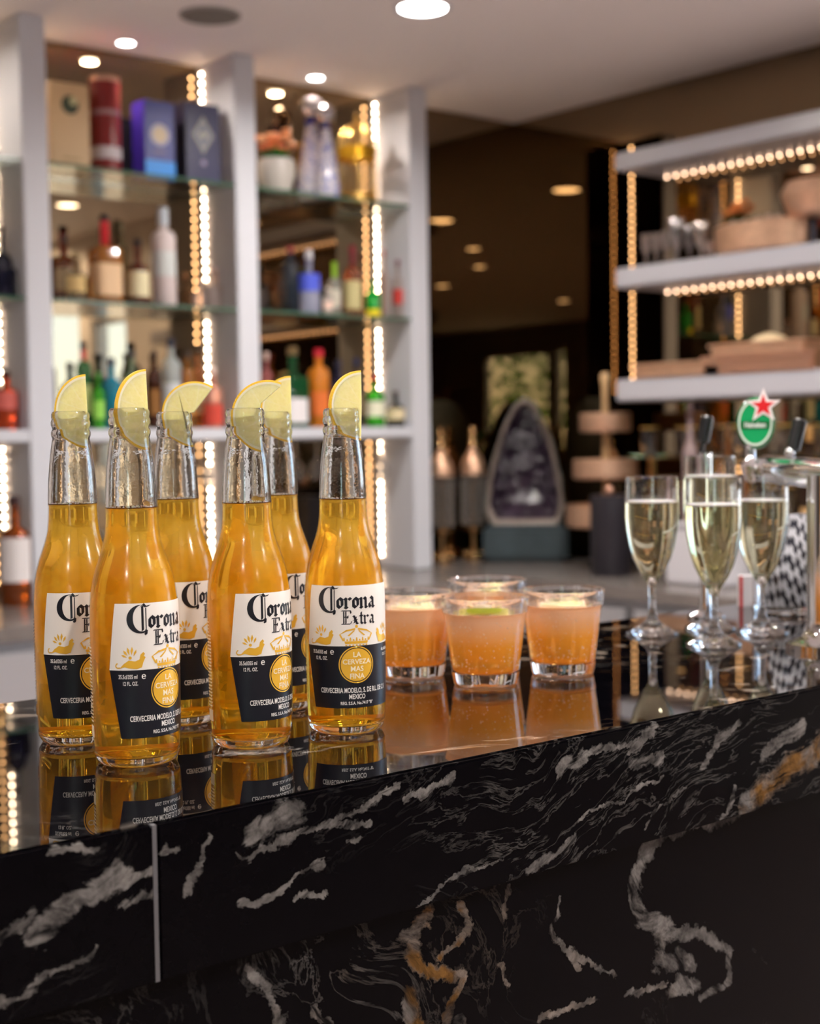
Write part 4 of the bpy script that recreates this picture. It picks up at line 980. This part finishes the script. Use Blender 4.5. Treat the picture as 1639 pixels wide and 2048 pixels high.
# middle glass shelf, bay before the dark mirror
bottle('near black bottle with dark red cap in the right bay', 580, 492, 34, ZB, 4.27, (35, 42, 52), None, (110, 25, 40), GB_, 'tall', trans=.2)
bottle('slim brown bottle left of the blue gin bottle', 560, 540, 16, ZB, 4.30, (90, 60, 40), None, (60, 40, 30), GB_, 'tall')
bottle('blue and white gin bottle with silver stopper', 617, 500, 44, ZB, 4.24, (190, 195, 225), (75, 90, 205), (200, 200, 205), GB_, 'squat', (.35, .62), capf=.14)
bottle('small pale bottle with pink label beside the gin bottle', 655, 575, 20, ZB, 4.22, (225, 215, 210), (235, 205, 190), (215, 205, 200), GB_, 'round')
bottle('clear bottle with bright green and orange cap', 668, 524, 26, ZB, 4.30, (190, 190, 180), (200, 195, 180), (140, 190, 50), GB_, 'round', capf=.3)
bottle('amber bottle with long dark red neck', 704, 492, 34, ZB, 4.25, (150, 75, 40), (190, 180, 130), (120, 30, 45), GB_, 'round', (.1, .5), foil=(110, 30, 45), capf=.1)
bottle('short green bottle with a yellow base label', 745, 560, 30, ZB, 4.23, (30, 165, 60), (235, 215, 30), (40, 120, 60), GB_, 'round', (.02, .2), trans=.3)
bottle('small clear bottle with red label near the right pillar', 795, 520, 24, ZB, 4.24, (220, 200, 195), (180, 50, 45), (110, 45, 75), GB_, 'round', (.25, .5), trans=.7)
bottle('pale pink bottle behind the light strip of the right bay', 768, 500, 26, ZB, 4.33, (220, 190, 180), None, (150, 60, 80), GB_, 'round')
# white shelf, left bay
bottle('green bottle with red neck at the left of the white shelf', 166, 682, 30, ZC, 4.27, (60, 130, 70), (180, 190, 120), (60, 40, 40), GC, 'tall', foil=(190, 60, 60))
bottle('bright lime green bottle on the white shelf', 196, 745, 22, ZC, 4.22, (90, 210, 60), (150, 220, 90), (70, 150, 60), GC, 'round')
bottle('turquoise bottle with dark stopper on the white shelf', 222, 716, 42, ZC, 4.25, (45, 150, 180), None, (50, 50, 70), GC, 'round', trans=.5)
bottle('cream labelled bottle behind the second lemon slice', 262, 700, 44, ZC, 4.28, (150, 170, 140), (225, 220, 180), (60, 60, 60), GC, 'round', (.1, .62))
bottle('dark brown bottle between two lemon slices', 308, 700, 26, ZC, 4.30, (95, 50, 30), (160, 110, 60), (60, 40, 30), GC, 'tall')
bottle('clear vodka bottle with white shoulder and dark pourer', 341, 676, 38, ZC, 4.26, (215, 225, 225), (200, 205, 210), (50, 50, 60), GC, 'tall', (.1, .5))
bottle('amber rum bottle to the right of the clear vodka', 374, 700, 28, ZC, 4.28, (190, 130, 60), (205, 150, 80), (60, 50, 45), GC, 'tall')
bottle('brown brandy bottle with dark pourer near the strip', 395, 690, 30, ZC, 4.33, (170, 105, 55), (210, 190, 150), (45, 35, 35), GC, 'round')
bottle('red labelled bottle at the right of the left bay', 424, 735, 40, ZC, 4.24, (230, 170, 150), (200, 70, 55), (230, 210, 200), GC, 'round', (.05, .4))
# white shelf, right bay
bottle('slim pink bottle at the left edge of the right bay', 532, 705, 22, ZC, 4.28, (200, 120, 120), None, (200, 170, 160), GC, 'tall')
bottle('green herbal liqueur bottle with a white and red label', 584, 694, 58, ZC, 4.25, (25, 95, 55), (225, 222, 225), (110, 90, 60), GC, 'square', (.06, .36), neck=.015)
bottle('orange aperitif bottle with red cap', 636, 698, 42, ZC, 4.24, (230, 140, 45), (215, 110, 50), (190, 35, 55), GC, 'tall', (.15, .45), trans=.4)
bottle('dark blue bottle behind the right lemon slice', 676, 720, 34, ZC, 4.28, (40, 40, 70), (60, 60, 90), (40, 40, 60), GC, 'round', trans=.3)
bottle('black bottle right of the orange aperitif', 712, 716, 28, ZC, 4.31, (35, 30, 32), (120, 100, 70), (40, 50, 90), GC, 'round', trans=.3)
bottle('bright green bottle with white label by the right strip', 750, 752, 38, ZC, 4.24, (60, 165, 45), (225, 225, 200), (200, 50, 60), GC, 'round', (.2, .5), trans=.4)
bottle('squat dark bottle with cream label near the right pillar', 790, 782, 38, ZC, 4.24, (45, 45, 38), (215, 200, 160), (80, 60, 60), GC, 'squat', (.2, .5), trans=.2)
# leftmost bay
bottle('dark navy round bottle at the left edge of the photo', 34, 500, 36, ZB, 4.25, (25, 28, 52), None, (45, 48, 75), GB_, 'squat', trans=.2)
bottle('navy bottle with grey stopper cut by the left edge', 4, 452, 36, ZB, 4.27, (30, 32, 60), None, (120, 110, 110), GB_, 'squat', trans=.2)
bottle('orange bottle with pink label cut by the left edge', 12, 742, 46, ZC, 4.25, (205, 80, 40), (220, 110, 100), (60, 40, 40), GC, 'round', (.35, .65))
bottle('cream and red bottle beside the left pillar', 44, 770, 34, ZC, 4.30, (200, 150, 120), (220, 190, 130), (170, 60, 50), GC, 'round', (.05, .3))
bottle('amber rum bottle with a white label on the work counter', 28, 992, 62, CT, 4.20, (150, 75, 20), (228, 222, 222), (60, 40, 40), 'bottles on the work counter', 'round', (.22, .62))

# ------------------------------------------------------------------ boxes, tube, decanters, cage, plant on the top shelf
def carton(label, pl, pr, yt, Yf_, dep, rgb, side=None, rz=0.):
    a, _ = hit(pl, 330, 1, Yf_); b_, _ = hit(pr, 330, 1, Yf_); c, _ = hit((pl+pr)/2, yt, 1, Yf_)
    W = b_.x-a.x; H = c.z-ZA
    o = thing('gift_box', label, 'box', ((a.x+b_.x)/2, Yf_+dep/2, ZA), rz, 'gift boxes on the top glass shelf')
    MB().box((0, 0, H/2), (W, dep, H), 0, .0012).build('box', cm(rgb, .4), o, False)
    if side: MB().box((-W/2-.0006, 0, H/2), (.001, dep-.003, H-.003)).build('side_face', cm(side, .4), o, False)
    return o, W, H, dep
def art(par, F_, m_, name, y):
    o = F_.build(name, m_, par, 0, wrap=False); o.rotation_euler = (PI/2, 0, 0); o.location = (0, y, 0); return o
o, W, H, D = carton('tan whisky gift box with a dark oval emblem', 104, 181, 166, 4.23, .10, (205, 172, 128))
art(o, Flat().disc(.0, H*.74, .030), cm((60, 70, 48), .5), 'emblem', -D/2-.0008)
art(o, Flat().disc(.012, H*.79, .013), cm((205, 200, 150), .5), 'emblem_leaf', -D/2-.0012)
art(o, Flat().poly([(-.03, H*.10), (.03, H*.10), (.03, H*.12), (-.03, H*.12)]), cm((160, 130, 90), .5), 'fine_print', -D/2-.0008)
q, t_ = hit(208, 157, 1, 4.27)
o = thing('gift_tube', 'round dark red gift tube with a white band', 'gift tube', (q.x, q.y, ZA)); H = q.z-ZA; R_ = 60*t_/FPX/2
MB().lathe([(0, 0), (R_, 0), (R_, H-.004), (R_-.002, H), (0, H)], 40).build('tube', cm((125, 38, 38), .35), o)
MB().lathe([(R_+.0004, H*.14), (R_+.001, H*.14), (R_+.001, H*.27), (R_+.0004, H*.27)], 40, closed=True).build('white_band', cm((205, 195, 200), .5), o)
MB().lathe([(R_+.0004, H*.60), (R_+.001, H*.60), (R_+.001, H*.65), (R_+.0004, H*.65)], 40, closed=True).build('silver_band', cm((165, 130, 135), .4), o)
MB().lathe([(R_+.0004, H*.95), (R_+.001, H*.95), (R_+.001, H), (R_+.0004, H)], 40, closed=True).build('copper_rim', 'copper', o)
carton('black gift box standing behind the red tube', 236, 276, 242, 4.30, .07, (18, 15, 18))
o, W, H, D = carton('royal blue gift box with a round gold emblem and cyan foot', 291, 350, 203, 4.215, .085, (55, 62, 140), (60, 40, 150))
art(o, Flat().disc(0, H*.56, .036, 40), cm((170, 165, 190), .4), 'emblem_ring', -D/2-.0008)
art(o, Flat().disc(0, H*.56, .026, 40), cm((205, 185, 150), .4), 'emblem', -D/2-.0012)
art(o, Flat().poly([(-.022, H*.32), (.022, H*.32), (.022, H*.36), (-.022, H*.36)]), cm((120, 110, 140), .5), 'lettering_line', -D/2-.0008)
MB().box((0, -D/2-.0008, H*.11), (W-.001, .001, H*.22)).build('cyan_foot', cm((40, 145, 240), .4), o, False)
o, W, H, D = carton('navy gift box with a silver diamond emblem', 373, 441, 207, 4.215, .085, (52, 52, 88), (22, 18, 34))
art(o, Flat().poly([(0, H*.36), (.042, H*.60), (0, H*.84), (-.042, H*.60)]), cm((150, 150, 150), .4), 'diamond', -D/2-.0008)
art(o, Flat().poly([(0, H*.46), (.025, H*.60), (0, H*.74), (-.025, H*.60)]), cm((90, 100, 130), .4), 'inner_diamond', -D/2-.0012)
art(o, Flat().disc(0, H*.60, .012), cm((190, 185, 165), .4), 'centre', -D/2-.0016)
art(o, Flat().disc(0, H*.25, .010), cm((150, 140, 175), .4), 'seal', -D/2-.0008)

def decanter(label, px, yt, Y, wpx):
    q, t = hit(px, yt, 1, Y); H = q.z-ZA; R = wpx*t/FPX/2
    o = thing('ceramic_decanter', label, 'decanter', (q.x, q.y, ZA), 0, 'ceramic decanters on the top shelf')
    m_, nt, b = new_mat('painted_ceramic'); tc = nt.nodes.new('ShaderNodeTexCoord')
    n = noise_node(nt, tc.outputs['Object'], 55, 3).outputs['Fac']
    link(nt, mixc(nt, ramp(nt, n, [(.50, 0.), (.56, 1.)]), (.62, .60, .66), (.20, .22, .50)), b.inputs['Base Color']); b.inputs['Roughness'].default_value = .12
    MB().lathe([(0, 0), (R*.95, 0), (R, H*.03), (R*.98, H*.12), (R*.80, H*.35), (R*.55, H*.55), (R*.36, H*.70), (R*.30, H*.76), (0, H*.76)], 36).build('body', m_, o)
    MB().lathe([(R*.30, H*.72), (R*.42, H*.735), (R*.42, H*.765), (R*.30, H*.78)], 30, closed=True).build('collar', cm((45, 35, 120), .2), o)
    MB().lathe([(0, H*.77), (R*.25, H*.77), (R*.55, H*.80), (R*.74, H*.87), (R*.62, H*.95), (R*.25, H*.99), (0, H)], 30).build('stopper', cm((190, 185, 190), .12, .9), o)
decanter('tall white and blue ceramic decanter, the rear of the pair', 622, 192, 4.30, 66)
decanter('white and blue ceramic decanter with round silver stopper, in front', 650, 207, 4.23, 54)
# bird cage
q, t_ = hit(712, 222, 1, 4.27); H = q.z-ZA; R_ = 76*t_/FPX/2
o = thing('bird_cage', 'gold wire bird cage with a domed top', 'bird cage', (q.x, q.y, ZA))
MB().lathe([(0, 0), (R_, 0), (R_, H*.10), (R_*.97, H*.10), (R_*.97, .006), (0, .006)], 40).build('base_tray', 'gold', o)
mb = MB(); hb = H*.60
for i in range(26):
    a = 2*PI*i/26; c, s = math.cos(a), math.sin(a)
    pts = [(R_*c, R_*s, H*.05), (R_*c, R_*s, hb)]+[(R_*math.cos(k*PI/12)*c, R_*math.cos(k*PI/12)*s, hb+(H*.86-hb)*math.sin(k*PI/12)) for k in range(1, 6)]
    mb.tube(pts, .0019, 6)
mb.build('cage_wires', 'gold', o)
MB().lathe([(R_+.0006, hb-.045), (R_+.002, hb-.045), (R_+.002, hb), (R_+.0006, hb)], 40, closed=True).build('filigree_band', cm((200, 150, 40), .35, .8), o)
MB().lathe([(0, H*.84), (R_*.25, H*.85), (R_*.08, H*.89), (R_*.16, H*.92), (R_*.06, H*.95), (0, H)], 20).build('finial', 'gold', o)
# flower pot
q, t_ = hit(552, 320, 1, 4.25); R_ = 74*t_/FPX/2; H = q.z-ZA
o = thing('potted_flowers', 'white pot of orange flowers and green leaves', 'potted plant', (q.x, q.y, ZA))
MB().lathe([(0, 0), (R_*.72, 0), (R_*.98, H*.45), (R_, H*.8), (R_*.92, H), (R_*.85, H), (R_*.8, H*.85), (0, H*.84)], 36).build('pot', cm((190, 185, 178), .35), o)
rg = random.Random(6); mb = MB()
for i in range(110):
    a = rg.uniform(0, 2*PI); r = R_*rg.uniform(.2, 1.05); b0_ = Vector((0, 0, H*.85)); e = Vector((r*math.cos(a), r*math.sin(a), H+rg.uniform(.0, .04))); s_ = (e-b0_).cross(Vector((0, 0, 1))).normalized()*.012
    mid = b0_.lerp(e, .6); mb.add([b0_, mid-s_, e, mid+s_], [(0, 1, 2, 3)])
mb.build('leaves', cm((50, 125, 55), .5), o, False)
for i in range(20):
    a = rg.uniform(0, 2*PI); r = R_*rg.uniform(.1, 1.); mb = MB(); c = Vector((r*math.cos(a), r*math.sin(a), H+rg.uniform(.03, .095)))
    for k in range(6):
        aa = 2*PI*k/6; mb.sphere((c.x+.009*math.cos(aa), c.y+.009*math.sin(aa), c.z), .0095, 8, 5)
    mb.sphere((c.x, c.y, c.z+.003), .007, 8, 5)
    mb.build('flower', cm(rg.choice([(235, 150, 95), (240, 175, 130), (220, 120, 80)]), .5), o)

# ------------------------------------------------------------------ stemware below the white shelf and things on the work counter
def stemglass(r=.032, H=.15):
    o = thing('wine_glass', '', 'wine glass')
    MB().lathe([(r*.9, 0), (r*1.1, H*.12), (r*1.05, H*.3), (r*.5, H*.46), (.004, H*.52), (.0035, H*.9), (r*.5, H*.97), (r, H*.995), (r, H), (.0005, H), (.0005, H*.53), (r*.45, H*.47), (r*1.0, H*.3), (r*1.05, H*.12), (r*.86, 0)], 28, closed=False).build('glass', 'clear', o)
    return o
sg = stemglass(); k = 0
for (a, b_), nm in zip(BAYS[1:], ('left', 'right')):
    for j in range(6):
        o = sg if k == 0 else dup(sg); k += 1
        o.location = (a+.07+j*.095, 4.20+.0, CT+.0005+.0); o.location.z = ZC-.041-.150
        o['label'] = 'upturned wine glass in the row hanging under the white shelf, %s bay' % nm; o['group'] = 'glasses hanging under the white shelf, %s bay' % nm
for (a, b_), nm in zip(BAYS[1:], ('left', 'right')):
    t = thing('glass_rack', 'slim rail rack holding stem glasses under the white shelf, %s bay' % nm, 'glass rack', (a, 4.20, ZC-.041))
    mb = MB(); 
    for s_ in (-.016, .016): mb.tube([(.01, s_, -.004), (b_-a-.01, s_, -.004)], .002, 6)
    mb.build('rails', 'chrome', t)
q, t_ = hit(622, 992, 1, 4.22)
t = thing('coffee_tin', 'black square tin on the counter beneath the right bay', 'tin', (q.x, q.y, CT)); H = q.z-CT
MB().box((0, 0, H*.48), (.075, .075, H*.96), 0, .004).build('tin', cm((22, 18, 20), .3), t); MB().box((0, 0, H*.98), (.077, .077, H*.04), 0, .002).build('lid', cm((30, 26, 28), .3), t)

def lantern(px, yt, Y, label):
    q, t = hit(px, yt, 1, Y); H = q.z-CT; R = .052
    o = thing('crystal_lantern', label, 'lantern', (q.x, q.y, CT), 0, 'brass and crystal bead lanterns')
    mb = MB()
    for (z, r) in ((.985, .010), (.95, .015), (.905, .013), (.865, .021), (.82, .017)): mb.sphere((0, 0, H*z), r, 14, 8)
    mb.lathe([(.004, H*.70), (.004, H*.99), (0, H)], 10); mb.build('spire', 'brass', o)
    MB().lathe([(.010, H*.86), (.018, H*.82), (R*.8, H*.76), (R, H*.70), (R*1.02, H*.64), (R*.94, H*.64), (R*.92, H*.70), (.010, H*.84)], 30, closed=True).build('dome', 'copper_weave', o)
    mb = MB()
    for i in range(20):
        a = 2*PI*i/20
        for j in range(14): mb.ico((R*.93*math.cos(a), R*.93*math.sin(a), H*(.63-.027*j)), .0062)
    g = mb.build('bead_curtain', mat('crystal_bead', (.95, .92, .88), .02, 0, .9, 1.5), o); g['kind'] = 'stuff'
    MB().lathe([(0, H*.25), (R, H*.25), (R, H*.235), (.012, H*.20), (.008, H*.10), (.012, H*.09), (R*.8, H*.03), (R*.8, 0), (0, 0)], 30).build('base', 'brass', o)
    MB().lathe([(.005, H*.24), (.005, H*.65)], 8).build('rod', 'brass', o)
    for i in range(3):
        a = 2*PI*i/3+face_cam(q.x, q.y); MB().sphere((R*.75*math.cos(a), R*.75*math.sin(a), .022), .0155, 14, 8).build('ball_foot', 'brass', o)
lantern(944, 853, 4.33, 'brass and crystal bead lantern nearest the purple geode')
lantern(880, 856, 4.33, 'brass and crystal bead lantern beside the right white pillar')

# amethyst geode
gp, gt = hit(1052, 1112, 2, CT); gp = pt(1052, 1108, 5.80)
GX, GY = gp.x-.02, gp.y-.02
g = thing('amethyst_geode', 'tall arched amethyst geode with dark purple hollow on a slate block', 'geode', (GX, GY, CT), YAW-PI/2-.12)
def arch(w, z0, z1, n=40):
    out = []
    for i in range(n+1):
        u = i/n*2-1; ax = abs(u)
        prof = (1-ax**2.3)**.62
        out.append((w*u*(1.0), z0+(z1-z0)*prof))
    return out
GH = .675
def outline(sc_, n=56):
    prof = [(0, .80), (.04, .93), (.13, 1.), (.33, .92), (.53, .79), (.73, .59), (.84, .42), (.92, .26), (.97, .13), (1., .0)]
    pts = []
    for i in range(n):
        k = i/(n/2)
        zz = k if k <= 1 else 2-k
        zz = .5-.5*math.cos(PI*zz)
        sg = 1 if k <= 1 else -1
        for (z0_, w0_), (z1_, w1_) in zip(prof, prof[1:]):
            if z0_ <= zz <= z1_+1e-9: wv_ = w0_+(w1_-w0_)*(zz-z0_)/(z1_-z0_); break
        if i == 0: wv_ = .0
        x = sg*wv_; rr = 1+.05*mnoise.noise(Vector((x*2.3, zz*4.6, 1.7)))+.03*mnoise.noise(Vector((x*7, zz*14, 3.)))
        pts.append((x*.158*sc_*rr, .145+.2575+(zz-.5)*.515*(sc_**.7)*rr))
    return pts
def loft(rings, jitter=0., seed=0):
    mb = MB(); n = len(rings[0][0]); vs = []; fs = []
    for j, (ring, y) in enumerate(rings):
        for i, (x, z) in enumerate(ring):
            k = mnoise.noise(Vector((x*18+seed, z*18, y*18)))*jitter
            vs.append((x+k, y+mnoise.noise(Vector((x*23, z*23, 9+y*20)))*jitter*1.2, z+k))
    for j in range(len(rings)-1):
        for i in range(n): fs.append((j*n+i, j*n+(i+1) % n, (j+1)*n+(i+1) % n, (j+1)*n+i))
    return mb, vs, fs, n
ro = outline(1.); mb, vs, fs, n = loft([(outline(1.), -.055), (outline(1.04), -.03), (outline(1.05), .02), (outline(.93), .07), (outline(.65), .105), (outline(.25), .12)], .006)
fs.append(tuple(range(5*n, 6*n))); mb.add(vs, fs); mb.build('stone_shell', mat('geode_stone', (.17, .21, .23), .6, var=.4, vscale=30, bump=.4, bscale=60), g)
mb, vs, fs, n = loft([(outline(1.0), -.0545), (outline(.97), -.062), (outline(.92), -.058), (outline(.87), -.040)], .006, 5)
mb.add(vs, fs); mb.build('agate_rim', mat('geode_rim', (.30, .25, .22), .45, var=.3, vscale=60, bump=.3, bscale=120), g)
mb = MB(); rgs = [(outline(.89), -.048), (outline(.74), -.01), (outline(.55), .025), (outline(.30), .045), (outline(.05), .05)]
rg = random.Random(2); vs = []; fs = []; n = 56
for j, (ring, y) in enumerate(rgs):
    for (x, z) in ring: vs.append((x+rg.uniform(-.007, .007), y+rg.uniform(-.012, .012), z+rg.uniform(-.007, .007)))
for j in range(4):
    for i in range(n): fs.append((j*n+i, j*n+(i+1) % n, (j+1)*n+(i+1) % n, (j+1)*n+i))
mb.add(vs, fs)
for (x, y, z) in vs[56:]:
    if rg.random() < .85: mb.ico((x+rg.uniform(-.01, .01), y-.004, z+rg.uniform(-.01, .01)), rg.uniform(.007, .016))
mb.build('crystal_hollow', mat('amethyst', (.030, .016, .034), .30, var=.9, vscale=22), g, False)
bx = MB(); bx.box((0, .02, .075), (.34, .22, .15), 0, .02); bx.build('slate_block', mat('slate', (.035, .055, .065), .55, var=.3, vscale=20, bump=.3, bscale=60), g)

# tiered stand, bucket
q = pt(1209, 745, 5.38)
o = thing('tiered_stand', 'three tier wooden stand with woven copper trays in front of dark mirror', 'tiered stand', (q.x, q.y, CT)); H = q.z-CT
def zt_(y): return pt(1209, y, 5.38).z-CT
wood = mat('pale_wood', (.62, .40, .20), .4, var=.2, vscale=40)
MB().lathe([(0, 0), (.03, 0), (.03, .01), (.012, .02), (.013, zt_(985)), (.009, zt_(965)), (.015, zt_(930)), (.010, zt_(880)), (.016, zt_(850)), (.010, zt_(800)), (.013, zt_(770)), (.018, H-.012), (.012, H), (0, H)], 20).build('pole', wood, o)
for yc, r, hh in ((845, .098, .072), (938, .124, .076), (1032, .150, .085)):
    zc_ = zt_(yc); MB().lathe([(0, zc_-hh/2), (r*.94, zc_-hh/2), (r, zc_-hh/2+.008), (r, zc_+hh/2-.004), (r-.004, zc_+hh/2), (r-.010, zc_+hh/2-.004), (r-.012, zc_-hh/2+.01), (0, zc_-hh/2+.008)], 44).build('woven_tray', 'copper_weave', o)
q = pt(1221, 990, 5.1); H = q.z-CT; R_ = 82*5.1/FPX/2
o = thing('ice_bucket', 'dark grey round bucket with a copper knob on the work counter', 'bucket', (q.x, q.y, CT))
MB().lathe([(0, 0), (R_*.95, 0), (R_, .01), (R_*1.02, H*.9), (R_, H), (0, H)], 36).build('bucket', cm((42, 40, 46), .35), o)
MB().sphere((-.02, -.01, H+.018), .018, 16, 10).build('knob', 'copper', o)
q = pt(1415, 1052, 4.75); H = q.z-CT
o = thing('white_container', 'white rectangular container on the side counter', 'container', (q.x, q.y, CT), 0)
MB().box((0, 0, H/2), (.16, .24, H), 0, .01).build('body', cm((200, 198, 205), .4), o); MB().box((0, 0, H+.004), (.165, .245, .010), 0, .004).build('lid', cm((210, 208, 214), .4), o)

# glasses and bottles on the side counter under the lowest floating shelf
rg = random.Random(12)
st0 = None; cnt = 0
def gold_glass():
    o = thing('glint_rim_glass', '', 'drinking glass')
    MB().lathe([(0, 0), (.030, 0), (.0325, .004), (.036, .10), (.0345, .10), (.031, .008), (0, .006)], 28).build('glass', 'clear', o)
    MB().lathe([(.0352, .094), (.0366, .094), (.0368, .1015), (.0350, .1015)], 28, closed=True).build('glint_rim', 'gold', o); return o  # gold rim added to give golden glints among the glasses
gg = gold_glass()
spots = [(pos_x, y, z) for (pos_x, z, y0_) in ((4.10, CT, 3.60), (4.02, CT, 3.62)) for y in [y0_-.115*i for i in range(12)]]
# a slim riser shelf carries a second row of glasses
t = thing('counter_riser', 'slim glass riser shelf of gold rimmed glasses on the side counter', 'shelf', (4.10, 2.85, CT))
MB().box((0, 0, .215), (.20, 1.45, .008), 0, .001).build('glass_shelf', 'shelf_glass', t, False)
for s_ in (-1, 0, 1): MB().box((.0, s_*.70, .105), (.02, .02, .211)).build('post', 'brass', t, False)
MB().box((0, 0, .425), (.20, 1.45, .008), 0, .001).build('glass_shelf', 'shelf_glass', t, False)
for s_ in (-1, 0, 1): MB().box((.0, s_*.70, .320), (.02, .02, .202)).build('post', 'brass', t, False)
for lev, nm in ((0, 'on the side counter'), (.2195, 'on the lower riser shelf'), (.4295, 'on the upper riser shelf')):
    for i in range(14):
        o = gg if cnt == 0 else dup(gg); cnt += 1
        o.location = (4.10+(.03 if i % 2 else -.045), 3.52-.1*i, CT+lev); 
        if lev == 0: o.location.x -= .06 if abs(o.location.x-4.1) < .05 else 0
        o['label'] = 'clear tumbler with a gold rim added for glints, in the row %s' % nm; o['group'] = 'gold rimmed tumblers %s' % nm
bottle('pale grey bottle with a black neck under the lowest floating shelf', 1379, 805, 30, CT, 0, (150, 130, 130), (175, 150, 150), (70, 50, 50), 'bottles on the side counter', 'tall', X=3.90, trans=.2)
bottle('amber bottle on the side counter behind the green badge', 1455, 850, 34, CT, 0, (150, 90, 40), (170, 120, 60), (90, 60, 30), 'bottles on the side counter', 'round', X=3.88)
bottle('dark bottle on the side counter near the chrome tower', 1618, 850, 36, CT, 0, (60, 40, 30), (190, 150, 100), (150, 110, 60), 'bottles on the side counter', 'round', X=3.86)

# on the floating shelves
Z2, Z3 = 1.933, 1.526
def on_shelf(px, X, zs): 
    d = ray(px, 600); t = X/d[0]; return d[1]*t, t
k = 0; fl0 = None
for px, ytop in ((1292, 470), (1312, 468), (1332, 463)):
    y, t = on_shelf(px, 4.07, Z2); q, _ = hit(px, ytop, 0, 4.07); H = q.z-Z2
    o = thing('small_flute', ('leftmost', 'middle', 'third')[k]+' of the slim glasses at the end of the middle floating shelf', 'glass', (4.07, q.y, Z2), 0, 'slim glasses on the floating shelf'); k += 1
    MB().lathe([(0, 0), (.022, 0), (.006, .006), (.004, H*.4), (.018, H*.6), (.020, H), (.0185, H), (.016, H*.62), (0, H*.45)], 24).build('glass', cm((215, 200, 195), .08, 0, .75), o)
for px, ytop, r, lb, c in ((1352, 438, .036, 'silver tumbler with wide rim on the middle floating shelf', (165, 160, 160)), (1378, 452, .03, 'dark silver goblet on the middle floating shelf', (120, 115, 115)), (1402, 445, .034, 'silver rimmed bowl glass beside the copper basket', (175, 165, 160)), (1420, 482, .026, 'small silver cup next to the copper basket', (190, 170, 160))):
    q, _ = hit(px, ytop, 0, 4.04); H = q.z-Z2
    o = thing('metal_cup', lb, 'cup', (4.04, q.y, Z2), 0, 'silver cups on the middle floating shelf')
    MB().lathe([(0, 0), (r*.7, 0), (r*.25, .008), (r*.25, H*.3), (r*.8, H*.5), (r, H*.97), (r*.94, H), (r*.72, H*.52), (0, H*.36)], 28).build('cup', cm(c, .18, .85), o)
q, t = hit(1522, 440, 0, 4.04); H = q.z-Z2
o = thing('copper_basket', 'wide woven copper basket full of crystals on the middle floating shelf', 'basket', (4.05, q.y, Z2))
bk = MB().lathe([(0, 0), (.10, 0), (.118, .01), (.125, H*.85), (.120, H*.9), (.112, H*.85), (.108, .012), (0, .01)], 48).build('basket', 'copper_weave', o); bk.scale = (.85, 1.55, 1)
rg = random.Random(3); mb = MB()
for i in range(46):
    a = rg.uniform(0, 2*PI); r = .10*math.sqrt(rg.random()); mb.sphere((r*.8*math.cos(a), r*1.45*math.sin(a), H*.88+rg.uniform(0, .012)), rg.uniform(.009, .014), 8, 6)
gx = mb.build('crystals', cm((240, 215, 195), .05, .3, .3), o); gx['kind'] = 'stuff'
q, t = hit(1625, 358, 0, 4.04); H = q.z-Z2
o = thing('table_lamp', 'rose copper mesh lamp on a dark stem at the right edge', 'lamp', (4.04, q.y, Z2))
MB().lathe([(0, 0), (.05, 0), (.05, .008), (.014, .016), (.012, H*.5), (0, H*.5)], 24).build('stem', cm((30, 26, 40), .3), o)
MB().lathe([(.055, H*.42), (.085, H*.52), (.105, H*.78), (.085, H*.96), (.04, H), (0, H), (0, H*.985), (.08, H*.94), (.10, H*.78), (.08, H*.53), (.052, H*.43)], 36).build('shade', 'copper_weave', o)
for (pa, pb, dz, hh, lb, c) in ((1285, 1470, 0, .052, 'flat rose copper tray at the far end of the lowest floating shelf', 'copper_weave'), (1425, 1660, .0, .062, 'deep rose copper tray on the lowest floating shelf', 'copper'), (1440, 1640, .0625, .040, 'shallow copper tray stacked on the deep tray', 'copper_weave')):
    ya, _ = on_shelf(pa, 4.02, 0); yb, _ = on_shelf(pb, 4.02, 0)
    o = thing('copper_tray', lb, 'tray', (4.03, (ya+yb)/2, Z3+dz), 0, 'copper trays on the lowest floating shelf')
    L_ = abs(ya-yb); MB().box((0, 0, hh*.35), (.17, L_*.94, hh*.7), 0, .006).build('tray', c, o); MB().box((0, 0, hh*.85), (.185, L_*.98, hh*.3), 0, .004).build('rim', c, o)
q, t = hit(1538, 668, 0, 4.03)
zb_ = Z3+.1030; H = max(.03, q.z-zb_)
o = thing('cream_bowl', 'cream bowl turned upside down on the copper trays', 'bowl', (4.03, q.y, zb_))
MB().lathe([(0, H), (.02, H), (.024, H*.9), (.05, H*.6), (.066, .002), (.066, 0), (.06, .0), (0, H*.8)], 32).build('bowl', cm((225, 200, 160), .4), o)
